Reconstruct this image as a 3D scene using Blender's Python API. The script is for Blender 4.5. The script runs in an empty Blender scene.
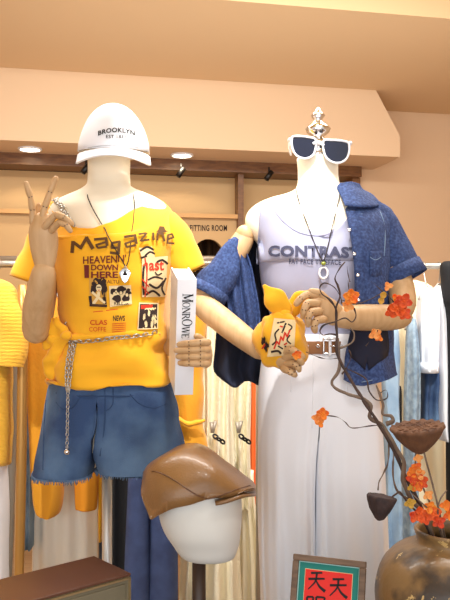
import bpy, math, random
from mathutils import Vector, noise
from mathutils.bvhtree import BVHTree
random.seed(7)
SC = bpy.context.scene
COL = SC.collection
PI = math.pi
# ------------------------------------------------------------------ camera, world, light, exposure
CAMZ, HOR, F = 1.25, 310.0, 750.0
cd = bpy.data.cameras.new('camera'); cam = bpy.data.objects.new('camera', cd); COL.objects.link(cam)
cd.sensor_fit = 'VERTICAL'; cd.sensor_height = 24.0; cd.lens = 24.0 * F / 600.0
cd.shift_y = (HOR - 300.0) / 600.0
cd.clip_start = 0.05
cam.location = (0, 0, CAMZ); cam.rotation_euler = (PI / 2, 0, 0)
SC.camera = cam
w = bpy.data.worlds.new('world'); SC.world = w; w.use_nodes = True
w.node_tree.nodes['Background'].inputs[0].default_value = (0.97, 0.98, 1.0, 1)
w.node_tree.nodes['Background'].inputs[1].default_value = 0.95
SC.view_settings.view_transform = 'Standard'
SC.view_settings.look = 'None'
SC.view_settings.gamma = 1.0
SC.view_settings.exposure = -0.08
SC.view_settings.use_curve_mapping = False
SC.cycles.use_denoising = True

def area(name, loc, target, size, power, col=(1, .9, .78), sy=None):
    l = bpy.data.lights.new(name, 'AREA'); l.energy = power; l.color = col
    l.shape = 'RECTANGLE'; l.size = size; l.size_y = sy or size
    o = bpy.data.objects.new(name, l); COL.objects.link(o); o.location = loc
    o.rotation_euler = (Vector(target) - Vector(loc)).to_track_quat('-Z', 'Y').to_euler()
    return o
def spot(name, loc, target, power, ang=60, col=(1, .88, .72), r=.05, blend=.6):
    l = bpy.data.lights.new(name, 'SPOT'); l.energy = power; l.color = col
    l.spot_size = math.radians(ang); l.spot_blend = blend; l.shadow_soft_size = r
    o = bpy.data.objects.new(name, l); COL.objects.link(o); o.location = loc
    o.rotation_euler = (Vector(target) - Vector(loc)).to_track_quat('-Z', 'Y').to_euler()
    return o
area('ceiling_panel_light', (0.2, 0.9, 2.70), (0.1, 1.7, 0.6), 1.8, 8, (.97, .98, 1.0))
area('front_fill_light', (-0.1, -1.0, 0.95), (-0.1, 2.5, 0.65), 3.2, 33, (.97, .98, 1.0), 1.8)  # added fill from behind the camera to brighten the low clothes
spot('track_spot_over_right_mannequin', (0.75, 0.75, 2.66), (0.28, 2.0, 0.9), 30, 52, (.98, .98, 1.0), .06)
spot('track_spot_over_left_mannequin', (0.10, 0.85, 2.66), (-0.30, 2.0, 1.1), 13, 50, (1, .98, .95), .06)
area('rack_fill_light', (0.0, 2.30, 2.58), (0.0, 2.95, 0.6), 2.6, 70, (1, .97, .92), .25)  # added fill above the racks to brighten the hanging clothes
spot('rack_fill_spot_middle', (0.06, 1.15, 2.60), (-0.03, 2.75, 0.50), 170, 29, (1, .98, .94), .05, .35)  # added spot through the gap between mannequins, brightens the racks behind
spot('rack_fill_spot_left', (-1.25, 1.30, 2.60), (-0.60, 2.65, 0.55), 190, 30, (1, .98, .94), .05, .35)  # added spot passing left of the mannequin to brighten the rack
spot('rack_fill_spot_right', (1.0, 1.15, 2.60), (0.74, 2.9, 0.95), 150, 34, (1, .98, .95), .05, .35)  # added spot that brightens the clothes on the right rack
area('bulkhead_fill', (0.2, 3.3, 1.62), (0.2, 4.4, 2.5), 2.6, 7.5, (1, .94, .88), .3)  # unseen fill in mid-air that brightens the bulkhead
area('ceiling_fill', (0.2, 2.45, 1.72), (0.2, 3.0, 2.6), 2.2, 10, (1, .95, .88), .2)  # unseen fill in mid-air, lightens the ceiling from below

# ------------------------------------------------------------------ helpers
def W(px, py, Y):
    return Vector(((px - 225.0) / F * Y, Y, CAMZ + (HOR - py) / F * Y))
def L(r, g, b):
    f = lambda c: (c / 255 / 12.92) if c <= 10.3 else ((c / 255 + .055) / 1.055) ** 2.4
    return (f(r), f(g), f(b), 1)
_m = {}
def mat(name, rgb, rough=.6, metal=0.0, rgb2=None, nscale=20, bump=0.0, bscale=200, wave=None, emit=0, trans=0, sheen=0, coat=0, mix=(.4, .65), stretch=None):
    if name in _m: return _m[name]
    m = bpy.data.materials.new(name); m.use_nodes = True; nt = m.node_tree
    b = nt.nodes['Principled BSDF']; c = L(*rgb)
    b.inputs['Base Color'].default_value = c; b.inputs['Roughness'].default_value = rough; b.inputs['Metallic'].default_value = metal
    if sheen: b.inputs['Sheen Weight'].default_value = sheen
    if coat: b.inputs['Coat Weight'].default_value = coat
    if trans: b.inputs['Transmission Weight'].default_value = trans
    if emit:
        b.inputs['Emission Color'].default_value = c; b.inputs['Emission Strength'].default_value = emit
    tc = nt.nodes.new('ShaderNodeTexCoord'); src = tc.outputs['Object']
    if stretch:
        mp = nt.nodes.new('ShaderNodeMapping'); mp.inputs['Scale'].default_value = stretch
        nt.links.new(src, mp.inputs[0]); src = mp.outputs[0]
    if rgb2:
        n = nt.nodes.new('ShaderNodeTexNoise'); n.inputs['Scale'].default_value = nscale; n.inputs['Detail'].default_value = 5
        r = nt.nodes.new('ShaderNodeValToRGB'); r.color_ramp.elements[0].position = mix[0]; r.color_ramp.elements[1].position = mix[1]
        r.color_ramp.elements[0].color = c; r.color_ramp.elements[1].color = L(*rgb2)
        nt.links.new(src, n.inputs['Vector']); nt.links.new(n.outputs['Fac'], r.inputs[0]); nt.links.new(r.outputs[0], b.inputs['Base Color'])
    if bump:
        if wave:
            n = nt.nodes.new('ShaderNodeTexWave'); n.bands_direction = wave; n.inputs['Scale'].default_value = bscale; n.inputs['Distortion'].default_value = 1.5
        else:
            n = nt.nodes.new('ShaderNodeTexNoise'); n.inputs['Scale'].default_value = bscale; n.inputs['Detail'].default_value = 3
        nt.links.new(src, n.inputs['Vector'])
        bp = nt.nodes.new('ShaderNodeBump'); bp.inputs['Strength'].default_value = bump; bp.inputs['Distance'].default_value = .004
        nt.links.new(n.outputs['Fac'], bp.inputs['Height']); nt.links.new(bp.outputs[0], b.inputs['Normal'])
    _m[name] = m; return m

def cr(p, t, closed=False):
    n = len(p)
    if closed: t %= n
    else: t = max(0, min(n - 1 - 1e-6, t))
    i = int(t); f = t - i
    g = (lambda k: p[k % n]) if closed else (lambda k: p[max(0, min(n - 1, k))])
    a, b, c, d = g(i - 1), g(i), g(i + 1), g(i + 2)
    return .5 * ((2 * b) + (c - a) * f + (2 * a - 5 * b + 4 * c - d) * f * f + (3 * b - a - 3 * c + d) * f ** 3)
def smooth(p, k, closed=False):
    n = len(p)
    if closed: return [cr(p, i / k, True) for i in range(n * k)]
    return [cr(p, i * (n - 1) / ((n - 1) * k)) for i in range((n - 1) * k)] + [p[-1]]

class MB:
    def __init__(s): s.v = []; s.f = []; s.m = []
    def add(s, vs, fs, mi=0):
        o = len(s.v); s.v += [Vector(x) for x in vs]
        for f in fs: s.f.append([o + i for i in f]); s.m.append(mi)
    def loft(s, rings, cap0=True, cap1=True, mi=0, closed=True):
        n = len(rings[0]); vs = [p for r in rings for p in r]; fs = []
        for i in range(len(rings) - 1):
            for j in range(n if closed else n - 1):
                k = (j + 1) % n
                fs.append([i * n + j, i * n + k, (i + 1) * n + k, (i + 1) * n + j])
        if cap0:
            c = sum(rings[0], Vector()) / n; vs.append(c); ci = len(vs) - 1
            fs += [[ci, (j + 1) % n, j] for j in range(n)]
        if cap1:
            c = sum(rings[-1], Vector()) / n; vs.append(c); ci = len(vs) - 1; o = (len(rings) - 1) * n
            fs += [[ci, o + j, o + (j + 1) % n] for j in range(n)]
        s.add(vs, fs, mi)
    def tube(s, pts, rad, n=10, k=4, mi=0, cap=True, flat=1.0, up=None, round_end=False):
        pts = [Vector(p) for p in pts]
        if not isinstance(rad, (list, tuple)): rad = [rad] * len(pts)
        if k > 1 and len(pts) > 2: P = smooth(pts, k); R = smooth(list(rad), k)
        elif k > 1:
            P = [pts[0].lerp(pts[1], i / k) for i in range(k + 1)]; R = [rad[0] + (rad[1] - rad[0]) * i / k for i in range(k + 1)]
        else: P, R = pts, list(rad)
        if round_end:
            d0 = (P[0] - P[1]).normalized(); d1 = (P[-1] - P[-2]).normalized(); a, b = R[0], R[-1]; p0, p1 = P[0], P[-1]
            P = [p0 + d0 * a * .9, p0 + d0 * a * .62] + P + [p1 + d1 * b * .62, p1 + d1 * b * .9]
            R = [a * .35, a * .75] + R + [b * .75, b * .35]
        t = (P[1] - P[0]).normalized(); u = Vector(up) if up else (Vector((0, 0, 1)) if abs(t.z) < .9 else Vector((0, 1, 0)))
        rings = []
        for i, p in enumerate(P):
            t = (P[min(i + 1, len(P) - 1)] - P[max(i - 1, 0)]).normalized()
            u = (u - t * u.dot(t)).normalized(); b = t.cross(u)
            rings.append([p + (u * math.cos(2 * PI * j / n) * flat + b * math.sin(2 * PI * j / n)) * R[i] for j in range(n)])
        s.loft(rings, cap, cap, mi)
    def ball(s, c, r, n=12, mi=0):
        c = Vector(c); r = Vector((r, r, r)) if not hasattr(r, '__len__') else Vector(r); m = n // 2 + 1
        rings = []
        for i in range(1, m):
            a = PI * i / m
            rings.append([c + Vector((r.x * math.sin(a) * math.cos(2 * PI * j / n), r.y * math.sin(a) * math.sin(2 * PI * j / n), r.z * math.cos(a))) for j in range(n)])
        s.loft(rings, True, True, mi)
    def box(s, lo, hi, mi=0):
        x0, y0, z0 = lo; x1, y1, z1 = hi
        s.add([(x0, y0, z0), (x1, y0, z0), (x1, y1, z0), (x0, y1, z0), (x0, y0, z1), (x1, y0, z1), (x1, y1, z1), (x0, y1, z1)],
              [[0, 3, 2, 1], [4, 5, 6, 7], [0, 1, 5, 4], [1, 2, 6, 5], [2, 3, 7, 6], [3, 0, 4, 7]], mi)
    def obox(s, o, u, v, w_, mi=0):
        o, u, v, w_ = map(Vector, (o, u, v, w_))
        s.add([o, o + u, o + u + v, o + v, o + w_, o + u + w_, o + u + v + w_, o + v + w_],
              [[0, 3, 2, 1], [4, 5, 6, 7], [0, 1, 5, 4], [1, 2, 6, 5], [2, 3, 7, 6], [3, 0, 4, 7]], mi)
    def prism(s, poly, ext, mi=0):
        ext = Vector(ext); n = len(poly); s.add(list(poly) + [p + ext for p in poly],
            [list(range(n))[::-1], list(range(n, 2 * n))] + [[i, (i + 1) % n, n + (i + 1) % n, n + i] for i in range(n)], mi)
    def lathe(s, c, prof, n=32, mi=0, cap0=True, cap1=True):
        c = Vector(c)
        s.loft([[c + Vector((r * math.cos(2 * PI * j / n), r * math.sin(2 * PI * j / n), z)) for j in range(n)] for r, z in prof], cap0, cap1, mi)
    def torus(s, c, R, r, ax, n=12, m=6, mi=0, sx=1.0, upv=None):
        c = Vector(c); ax = Vector(ax).normalized(); u = Vector(upv) if upv else ax.orthogonal(); u = (u - ax * u.dot(ax)).normalized(); b = ax.cross(u)
        rings = []
        for i in range(n + 1):
            a = 2 * PI * i / n; d = u * math.cos(a) * sx + b * math.sin(a); dn = d.normalized()
            rings.append([c + d * R + dn * r * math.cos(2 * PI * j / m) + ax * r * math.sin(2 * PI * j / m) for j in range(m)])
        s.loft(rings, False, False, mi)
    def grid(s, rows, mi=0):
        s.loft(rows, False, False, mi, closed=False)
    def wrinkle(s, amp, sc, seed=0, mask=None, sharp=False):
        me = bpy.data.meshes.new('tmp'); me.from_pydata(s.v, [], s.f); me.update()
        nr = [x.vector.copy() for x in me.vertex_normals]; bpy.data.meshes.remove(me)
        for i, p in enumerate(s.v):
            q = Vector((p.x * sc[0] + seed * 3.1, p.y * sc[1], p.z * sc[2] + seed))
            nv = noise.noise(q)
            if sharp: nv = .35 - abs(nv) * 1.9
            s.v[i] = p + nr[i] * amp * nv * (mask(p) if mask else 1)
        return s
    def bvh(s): return BVHTree.FromPolygons(s.v, s.f)
    def build(s, name, mats, parent=None, solid=0, sub=0, flat=False, bevel=0, base=None):
        if not isinstance(mats, (list, tuple)): mats = [mats]
        xs = [p.x for p in s.v]; ys = [p.y for p in s.v]; zs = [p.z for p in s.v]
        if parent: off = wloc(parent)
        else: off = Vector(base) if base else Vector(((min(xs) + max(xs)) / 2, (min(ys) + max(ys)) / 2, min(zs)))
        me = bpy.data.meshes.new(name); me.from_pydata([p - off for p in s.v], [], s.f)
        for m in mats: me.materials.append(m)
        for p, mi in zip(me.polygons, s.m): p.material_index = mi; p.use_smooth = not flat
        import bmesh
        bm = bmesh.new(); bm.from_mesh(me); bmesh.ops.recalc_face_normals(bm, faces=bm.faces); bm.to_mesh(me); bm.free()
        me.update()
        o = bpy.data.objects.new(name, me); COL.objects.link(o)
        if parent: o.parent = parent
        else: o.location = off
        if bevel:
            d = o.modifiers.new('bevel', 'BEVEL'); d.width = bevel; d.segments = 2; d.limit_method = 'ANGLE'
        if solid:
            d = o.modifiers.new('solid', 'SOLIDIFY'); d.thickness = solid; d.offset = 0
        if sub:
            d = o.modifiers.new('sub', 'SUBSURF'); d.levels = sub; d.render_levels = sub
        return o
def wloc(o):
    v = Vector()
    while o: v += o.location; o = o.parent
    return v
def tag(o, label, cat, group=None):
    o['label'] = label; o['category'] = cat
    if group: o['group'] = group
    return o
def thing(name, label, cat, loc, group=None):
    o = bpy.data.objects.new(name, None); COL.objects.link(o); o.location = loc; o.empty_display_size = .05
    return tag(o, label, cat, group)
def struct(o): o['kind'] = 'structure'; return o

def font(text, bold=0.0, space=1.0):
    cu = bpy.data.curves.new('t', 'FONT'); cu.body = text; cu.offset = bold; cu.space_character = space; cu.resolution_u = 3
    o = bpy.data.objects.new('t', cu); COL.objects.link(o)
    dg = bpy.context.evaluated_depsgraph_get(); me = bpy.data.meshes.new_from_object(o.evaluated_get(dg))
    vs = [v.co.copy() for v in me.vertices]; fs = [list(p.vertices) for p in me.polygons]
    bpy.data.objects.remove(o); bpy.data.meshes.remove(me)
    x0 = min(v.x for v in vs); x1 = max(v.x for v in vs); y0 = min(v.y for v in vs); y1 = max(v.y for v in vs)
    return [((v.x - x0) / (x1 - x0), (v.y - y0) / (y1 - y0)) for v in vs], fs
def font_px(mb, text, x0, x1, ytop, ybot, bold=0.0, space=1.0, fn=None, mi=0):
    vs, fs = font(text, bold, space)
    P = []
    for u, v in vs:
        x, y = x0 + (x1 - x0) * u, ybot + (ytop - ybot) * v
        if fn: x, y = fn(x, y, u, v)
        P.append((x, y))
    mb.append((P, fs, mi))
def stroke_px(mb, pts, wd, mi=0, k=6, curve=True, taper=None):
    pts = [Vector((p[0], p[1])) for p in pts]
    P = smooth(pts, k) if (curve and len(pts) > 2) else [pts[i].lerp(pts[i + 1], j / k) for i in range(len(pts) - 1) for j in range(k)] + [pts[-1]]
    vs = []; n = len(P)
    for i, p in enumerate(P):
        t = (P[min(i + 1, n - 1)] - P[max(0, i - 1)]); t = t.normalized() if t.length > 1e-6 else Vector((1, 0)); q = Vector((-t.y, t.x))
        ww = wd if not taper else wd * (taper[0] + (taper[1] - taper[0]) * i / (n - 1))
        vs += [tuple(p + q * ww / 2), tuple(p - q * ww / 2)]
    mb.append((vs, [[2 * i, 2 * i + 1, 2 * i + 3, 2 * i + 2] for i in range(n - 1)], mi))
def rect_px(mb, c, mi=0, n=6):
    a, b, cc, d = [Vector(p) for p in c]
    vs = [tuple(a.lerp(b, i / n).lerp(d.lerp(cc, i / n), j / n)) for j in range(n + 1) for i in range(n + 1)]
    mb.append((vs, [[j * (n + 1) + i, j * (n + 1) + i + 1, (j + 1) * (n + 1) + i + 1, (j + 1) * (n + 1) + i] for j in range(n) for i in range(n)], mi))
def blob_px(mb, cx, cy, rx, ry, mi=0, seed=0, n=18, rag=.25):
    vs = [(cx, cy)]
    for i in range(n):
        a = 2 * PI * i / n; r = 1 + rag * noise.noise(Vector((math.cos(a) * 2 + seed, math.sin(a) * 2, seed * 1.7)))
        vs.append((cx + rx * r * math.cos(a), cy + ry * r * math.sin(a)))
    mb.append((vs, [[0, i + 1, (i + 1) % n + 1] for i in range(n)], mi))
EYE = Vector((0, 0, CAMZ))
def decal(name, items, mats, target, parent, off=.002, Yd=2.0, step=.0004):
    """flat printed shapes laid on a curved surface"""
    mb = MB()
    for idx, (vs, fs, mi) in enumerate(items):
        out = []
        for (x, y) in vs:
            d = (W(x, y, 1.0) - EYE).normalized(); h = target.ray_cast(EYE, d, 6)
            p = h[0] if h[0] else W(x, y, Yd)
            out.append(p - d * (off + step * idx))
        mb.add(out, fs, mi)
    return mb.build(name, mats, parent)
def ell(xl, xr, y, df, db, Yc=2.0, n=48, p=2.3):
    a = W(xl, y, Yc); b = W(xr, y, Yc); c = (a + b) / 2; hw = (b.x - a.x) / 2; R = []
    for i in range(n):
        t = 2 * PI * i / n; ct, st = math.cos(t), math.sin(t)
        f = lambda q: math.copysign(abs(q) ** (2 / p), q)
        R.append(c + Vector((hw * f(ct), -(df if st > 0 else db) * f(st), 0)))
    return R
def ring8(ctrl, n=48):
    p = [W(*c) for c in ctrl]
    return [cr(p, i * len(p) / n, True) for i in range(n)]
def rings_smooth(rings, k):
    cols = [smooth([r[j] for r in rings], k) for j in range(len(rings[0]))]
    return [[c[i] for c in cols] for i in range(len(cols[0]))]

sst = lambda a, b, v: (lambda t: t * t * (3 - 2 * t))(max(0, min(1, (v - a) / (b - a))))
# ------------------------------------------------------------------ materials
PLASTER = mat('warm_plaster', (220, 190, 156), .9, bump=.08, bscale=60)
CEIL = mat('ceiling_paint', (220, 190, 150), .9)
YCOVE = mat('cove_paint', (232, 190, 110), .9)
WOODB = mat('brown_wood', (122, 82, 46), .45, rgb2=(98, 62, 34), nscale=6, stretch=(1, 12, 12))
PANEL = mat('beige_panel', (198, 164, 118), .8)
FLOORM = mat('floor_oak', (150, 120, 88), .5, rgb2=(132, 102, 72), nscale=5, stretch=(1, 9, 1))
MANN = mat('mannequin_cloth', (244, 234, 212), .75, bump=.15, bscale=500)
ARM = mat('mannequin_wood', (204, 168, 124), .5, rgb2=(194, 156, 110), nscale=8, stretch=(9, 9, 1))
PIN = mat('dark_pin', (70, 45, 25), .5)
YEL = mat('yellow_jersey', (242, 176, 22), .85, sheen=.2, bump=.15, bscale=700)
KNIT = mat('yellow_rib_knit', (244, 186, 48), .9, bump=.7, bscale=70, wave='Z', sheen=.3)
MUST = mat('mustard_cloth', (226, 156, 26), .85, bump=.3, bscale=90, sheen=.2)
DENIM = mat('mid_denim', (46, 72, 114), .85, rgb2=(104, 136, 170), nscale=6, bump=.6, bscale=700, mix=(.38, .72))
DENIMD = mat('dark_denim', (40, 54, 92), .85, rgb2=(54, 70, 112), nscale=14, bump=.3, bscale=900)
SHIRTD = mat('shirt_denim', (40, 58, 104), .85, rgb2=(66, 90, 142), nscale=150, bump=.5, bscale=700)
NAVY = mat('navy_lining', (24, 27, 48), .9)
LTDEN = mat('light_denim', (150, 176, 198), .85, rgb2=(116, 146, 178), nscale=10, bump=.3, bscale=700)
GRDEN = mat('grey_denim', (118, 140, 160), .85, rgb2=(150, 172, 188), nscale=40)
TANK = mat('lavender_rib', (164, 166, 190), .85, bump=.3, bscale=160, wave='X')
WHITE = mat('white_cotton', (236, 238, 244), .85, bump=.1, bscale=500)
CREAM = mat('cream_lace', (250, 242, 214), .85, bump=.8, bscale=90)
CREAM2 = mat('cream_cloth', (246, 236, 206), .85, bump=.1, bscale=80)
ORANGE = mat('orange_cloth', (230, 104, 40), .8)
BLACK = mat('black_cloth', (18, 18, 22), .85)
BLACKM = mat('black_metal', (24, 20, 18), .4, .4)
STEELP = mat('satin_chrome', (214, 212, 208), .42, .75)
CHROME = mat('chrome', (225, 225, 225), .12, 1.0)
STEEL = mat('brushed_steel', (190, 186, 178), .35, .9)
GREYP = mat('grey_painted_steel', (150, 142, 128), .45, .3)
BRASS = mat('brass_tube', (176, 132, 70), .35, .5)
TANL = mat('brown_leather', (134, 98, 58), .34, rgb2=(116, 82, 46), nscale=7, bump=.2, bscale=260, coat=.15)
BELTL = mat('belt_leather', (128, 80, 34), .5, bump=.2, bscale=300)
PAPER = mat('book_cover', (232, 234, 240), .45)
PAGES = mat('book_pages', (240, 232, 214), .9)
INK = mat('black_ink', (24, 24, 28), .8)
BROWNINK = mat('brown_ink', (92, 60, 24), .85)
MAROON = mat('maroon_ink', (110, 34, 26), .85)
REDINK = mat('red_ink', (206, 50, 24), .85)
CREAMINK = mat('cream_ink', (232, 208, 158), .85)
DARKINK = mat('dark_ink', (46, 28, 24), .85)
SLATEINK = mat('slate_ink', (66, 68, 92), .85)
CORD = mat('dark_cord', (40, 28, 22), .7)
LENS = mat('dark_lens', (22, 26, 46), .08, coat=.6)
FORM = mat('head_form_white', (214, 214, 208), .7)
VASE = mat('mottled_bronze_glaze', (128, 100, 62), .42, rgb2=(60, 50, 42), nscale=9, bump=.4, bscale=40, coat=.1, mix=(.45, .56))
FLAKE = mat('pale_worn_glaze', (206, 176, 116), .6)
BRANCH = mat('dark_branch', (74, 54, 46), .7, rgb2=(48, 34, 30), nscale=40, bump=.4, bscale=120)
TWIG = mat('grey_branch', (118, 100, 84), .7, rgb2=(90, 72, 60), nscale=40)
POD = mat('dry_pod_brown', (110, 74, 48), .8, rgb2=(84, 54, 36), nscale=30, bump=.5, bscale=80)
PODD = mat('dry_pod_dark', (62, 46, 44), .85, rgb2=(42, 30, 30), nscale=40, bump=.6, bscale=90)
PETO = mat('orange_petal', (226, 96, 22), .6, rgb2=(238, 150, 40), nscale=40)
PETR = mat('red_petal', (206, 62, 20), .6, rgb2=(226, 96, 24), nscale=40)
PETP = mat('peach_petal', (238, 168, 92), .6, rgb2=(232, 130, 50), nscale=50)
LEAFY = mat('olive_leaf', (196, 152, 52), .6)
FRAMEW = mat('grey_brown_frame', (116, 92, 72), .6, rgb2=(92, 72, 56), nscale=20, stretch=(1, 1, 6))
TEAL = mat('teal_mat', (18, 122, 112), .7)
REDP = mat('red_paper', (222, 40, 32), .7)
CHESTT = mat('chest_top_brown', (88, 54, 40), .4, rgb2=(98, 62, 44), nscale=3)
CHESTF = mat('chest_front_sage', (122, 114, 92), .5, rgb2=(110, 104, 84), nscale=6)
TRIMG = mat('gold_trim', (206, 184, 140), .3, .8)
GLOW = mat('lamp_glow', (255, 244, 214), .5, emit=14)
DARKW = mat('dark_wood', (58, 40, 28), .5)

# ------------------------------------------------------------------ the room (walls turned 11 degrees to the lens)
MS = 0.2
def WP(px, py, Y0):
    Y = Y0 / (1 - MS * (px - 225) / F); return W(px, py, Y)
NRM = Vector((-MS, 1, 0)).normalized()      # away from the viewer, square to the back wall
ALONG = Vector((1, MS, 0)).normalized()
def plane_box(name, m, Y0, x0, x1, z0, z1, th, kind=True, parent=None):
    """slab square to the back wall: x0,x1 distances along it from the centre line"""
    o = Vector((0, Y0, 0)); mb = MB()
    mb.obox(o + ALONG * x0 + Vector((0, 0, z0)), ALONG * (x1 - x0), NRM * th, Vector((0, 0, z1 - z0)))
    ob = mb.build(name, m, parent, flat=True)
    if kind: struct(ob)
    return ob
ZC = 2.593                                   # ceiling
m_ = MB(); m_.box((-3.6, -1.2, -.06), (3.4, 6.4, 0)); struct(m_.build('floor', FLOORM, flat=True))
WALLY, FASY = 4.84, 4.40
xr = WP(359, 200, WALLY); XR = (xr - Vector((0, WALLY, 0))).dot(ALONG)      # right end of the fitting-room front
xl = -3.0
plane_box('wall_back', PLASTER, WALLY, XR, 3.6, 0, 2.9, .12)
m_ = MB(); m_.box((-2.5, 0.3, 0), (-2.4, 5.2, 2.9)); struct(m_.build('wall_left', PLASTER, flat=True))
m_ = MB(); m_.box((2.3, 0.3, 0), (2.4, 5.6, 2.9)); struct(m_.build('wall_right', PLASTER, flat=True))
# ceiling with a raised yellow cove nearer the viewer
plane_box('ceiling', CEIL, 3.25, -3.6, 3.6, ZC, ZC + .16, 2.4)
plane_box('ceiling', YCOVE, -1.6, -3.8, 3.8, ZC + .16, ZC + .22, 4.86)
# dropped bulkhead with a chamfered right end
poly = [WP(-60, 136.5, FASY), WP(-60, 62, FASY), WP(376, 89.5, FASY), WP(400, 136, FASY), WP(400, 157.5, FASY)]
zb = WP(225, 149.5, FASY).z
for p in (poly[0], poly[4]): p.z = zb
poly[1].z = poly[2].z = ZC
ext = WP(-420, 100, FASY); poly[0].x, poly[0].y = ext.x, ext.y; poly[1].x, poly[1].y = ext.x, ext.y
m_ = MB(); m_.prism(poly, NRM * (WALLY - FASY + .05)); struct(m_.build('trim_1', PLASTER, flat=True))
# fitting-room front: wooden frame, panels, an arch
def pz(py, px=225): return WP(px, py, WALLY).z
def px_along(px): return (WP(px, 200, WALLY) - Vector((0, WALLY, 0))).dot(ALONG)
fr = thing('fitting_room_front', 'brown wooden framed beige partition with an arched doorway and lettering at the back', 'partition', Vector((0, WALLY, 0)))
zt, zm = pz(164), pz(174.5)
plane_box('head_beam', WOODB, WALLY - .10, xl, XR, zm, zb + .01, .2, False, fr)
plane_box('post', WOODB, WALLY - .05, XR - .055, XR, 0, zm, .1, False, fr)
plane_box('post', WOODB, WALLY - .05, px_along(238), px_along(243.5), 0, zm, .1, False, fr)
plane_box('cross_rail', mat('pale_wood', (196, 150, 92), .5), WALLY - .04, xl, px_along(238), pz(219), pz(215), .08, False, fr)
plane_box('upper_panel', PANEL, WALLY + .12, xl, XR, pz(219), zm, .03, False, fr)
plane_box('side_panel', PANEL, WALLY + .10, px_along(243.5), XR - .05, 0, pz(219), .03, False, fr)
pm = MB(); N = 24
axc, axr = px_along(208.5), px_along(224) - px_along(208.5)
ztop, zsp = pz(239, 208), pz(256, 208)
def ap(a, z): return Vector((0, WALLY, 0)) + ALONG * a + Vector((0, 0, z))
pm.obox(ap(xl, 0), ALONG * (axc - axr - xl), NRM * .04, Vector((0, 0, pz(219))))
pm.obox(ap(axc + axr, 0), ALONG * (px_along(238) - axc - axr), NRM * .04, Vector((0, 0, pz(219))))
for i in range(N):
    t0, t1 = -1 + 2 * i / N, -1 + 2 * (i + 1) / N
    h = lambda t: zsp + (ztop - zsp) * math.sqrt(max(0, 1 - t * t))
    pm.prism([ap(axc + axr * t0, h(t0)), ap(axc + axr * t1, h(t1)), ap(axc + axr * t1, pz(219)), ap(axc + axr * t0, pz(219))], NRM * .04)
pm.build('arch_panel', PANEL, fr, flat=True)
fi = []
font_px(fi, 'FITTING ROOM', 190, 227, 225, 231, .02, 1.12)
wb = MB(); wb.add([ap(xl, 0), ap(3, 0), ap(3, 2.9), ap(xl, 2.9)], [[0, 1, 2, 3]])
decal('lettering', fi, DARKINK, wb.bvh(), fr, .004)
# dark striped curtain inside the arch
cu = MB(); rows = []
for z in (0.02, 1.2, 2.0):
    rows.append([ap(axc - .35 + .7 * i / 80, z) + NRM * (.35 + .03 * math.sin(i * .9)) for i in range(81)])
cu.grid(rows)
tag(cu.build('curtain', mat('dark_curtain', (54, 38, 26), .9, rgb2=(96, 68, 42), nscale=22, stretch=(1, 1, .02)), solid=.01),
    'dark brown pleated curtain behind the arched doorway', 'curtain')
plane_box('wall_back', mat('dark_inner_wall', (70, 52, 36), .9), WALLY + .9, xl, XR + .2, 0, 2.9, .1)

def downlight(px, py, label):
    Y0 = 4.6; p = WP(px, py, Y0); p = Vector((p.x, p.y, zb))
    d = (p - EYE); t = (zb - CAMZ) / d.z
    r = thing('recessed_downlight', label, 'ceiling light', p, None)
    a = MB(); a.torus(p + Vector((0, 0, -.004)), .062, .008, (0, 0, 1), 28, 8); a.build('trim_ring', WHITE, r)
    b = MB(); b.lathe(p + Vector((0, 0, -.003)), [(.058, 0), (.058, -.002)], 24); b.build('lens', GLOW, r)
    l = bpy.data.lights.new('downlight_lamp', 'SPOT'); l.energy = 7; l.color = (1, .86, .64); l.spot_size = 2.4; l.shadow_soft_size = .05
    o = bpy.data.objects.new('downlight_lamp', l); COL.objects.link(o); o.location = p + Vector((0, 0, -.02))
downlight(182, 155, 'round lit recessed downlight in the bulkhead between the two mannequins')
downlight(30, 148, 'round lit recessed downlight above the raised wooden hand')
def spotlamp(px, py, label):
    p = WP(px, py - 4, WALLY - .2); p.z = zm + .0
    p = p - NRM * 0.0
    r = thing('spotlight', label, 'spotlight', p)
    s = MB(); s.tube([p + Vector((0, .0, .02)), p + Vector((0, 0, -.02))], .006, 8, 1); s.build('stem', BLACKM, r)
    h = MB(); h.tube([p + Vector((.016, 0, -.008)), p + Vector((-.018, -.015, -.06))], .017, 14, 2); h.build('lamp_head', BLACKM, r)
spotlamp(181, 178, 'small black spotlight under the beam, right of the white cap')
spotlamp(86, 174, 'small black spotlight under the beam beside the neck below the white cap')
spotlamp(269, 181, 'small black spotlight under the beam, left of the white sunglasses')
plat = MB(); plat.box((-1.5, 1.80, 0), (1.35, 2.34, .12)); tag(plat.build('display_platform', mat('platform_cream', (216, 200, 170), .6), flat=True, bevel=.004), 'low cream platform under the two mannequins', 'platform')

# ------------------------------------------------------------------ left mannequin
def finger(parent, pts, r0, r1, label=None):
    P = [Vector(p) for p in pts]; mb = MB(); n = len(P)
    for i in range(n - 1):
        a = r0 + (r1 - r0) * i / (n - 1); b = r0 + (r1 - r0) * (i + 1) / (n - 1)
        d = (P[i + 1] - P[i]); g = d * .03
        mb.tube([P[i] + g, P[i] + d * .25, P[i] + d * .7, P[i + 1] - g], [a * .93, a * 1.04, (a + b) / 2, b * .95], 12, 2, 0, True, 1, None, True)
        if i:
            tv = (EYE - P[i]).normalized()
            s = d.normalized().cross(tv).normalized()
            for q in (.45, -.45): mb.ball(P[i] + tv * a * .93 + s * a * q, .0016, 6, 1)
    return mb.build('finger', [ARM, PIN], parent)
def limb(parent, name, pts, rad, m=None, n=24):
    mb = MB(); mb.tube(pts, rad, n, 6, 0, True, 1, None, True); return mb.build(name, m or ARM, parent)

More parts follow.
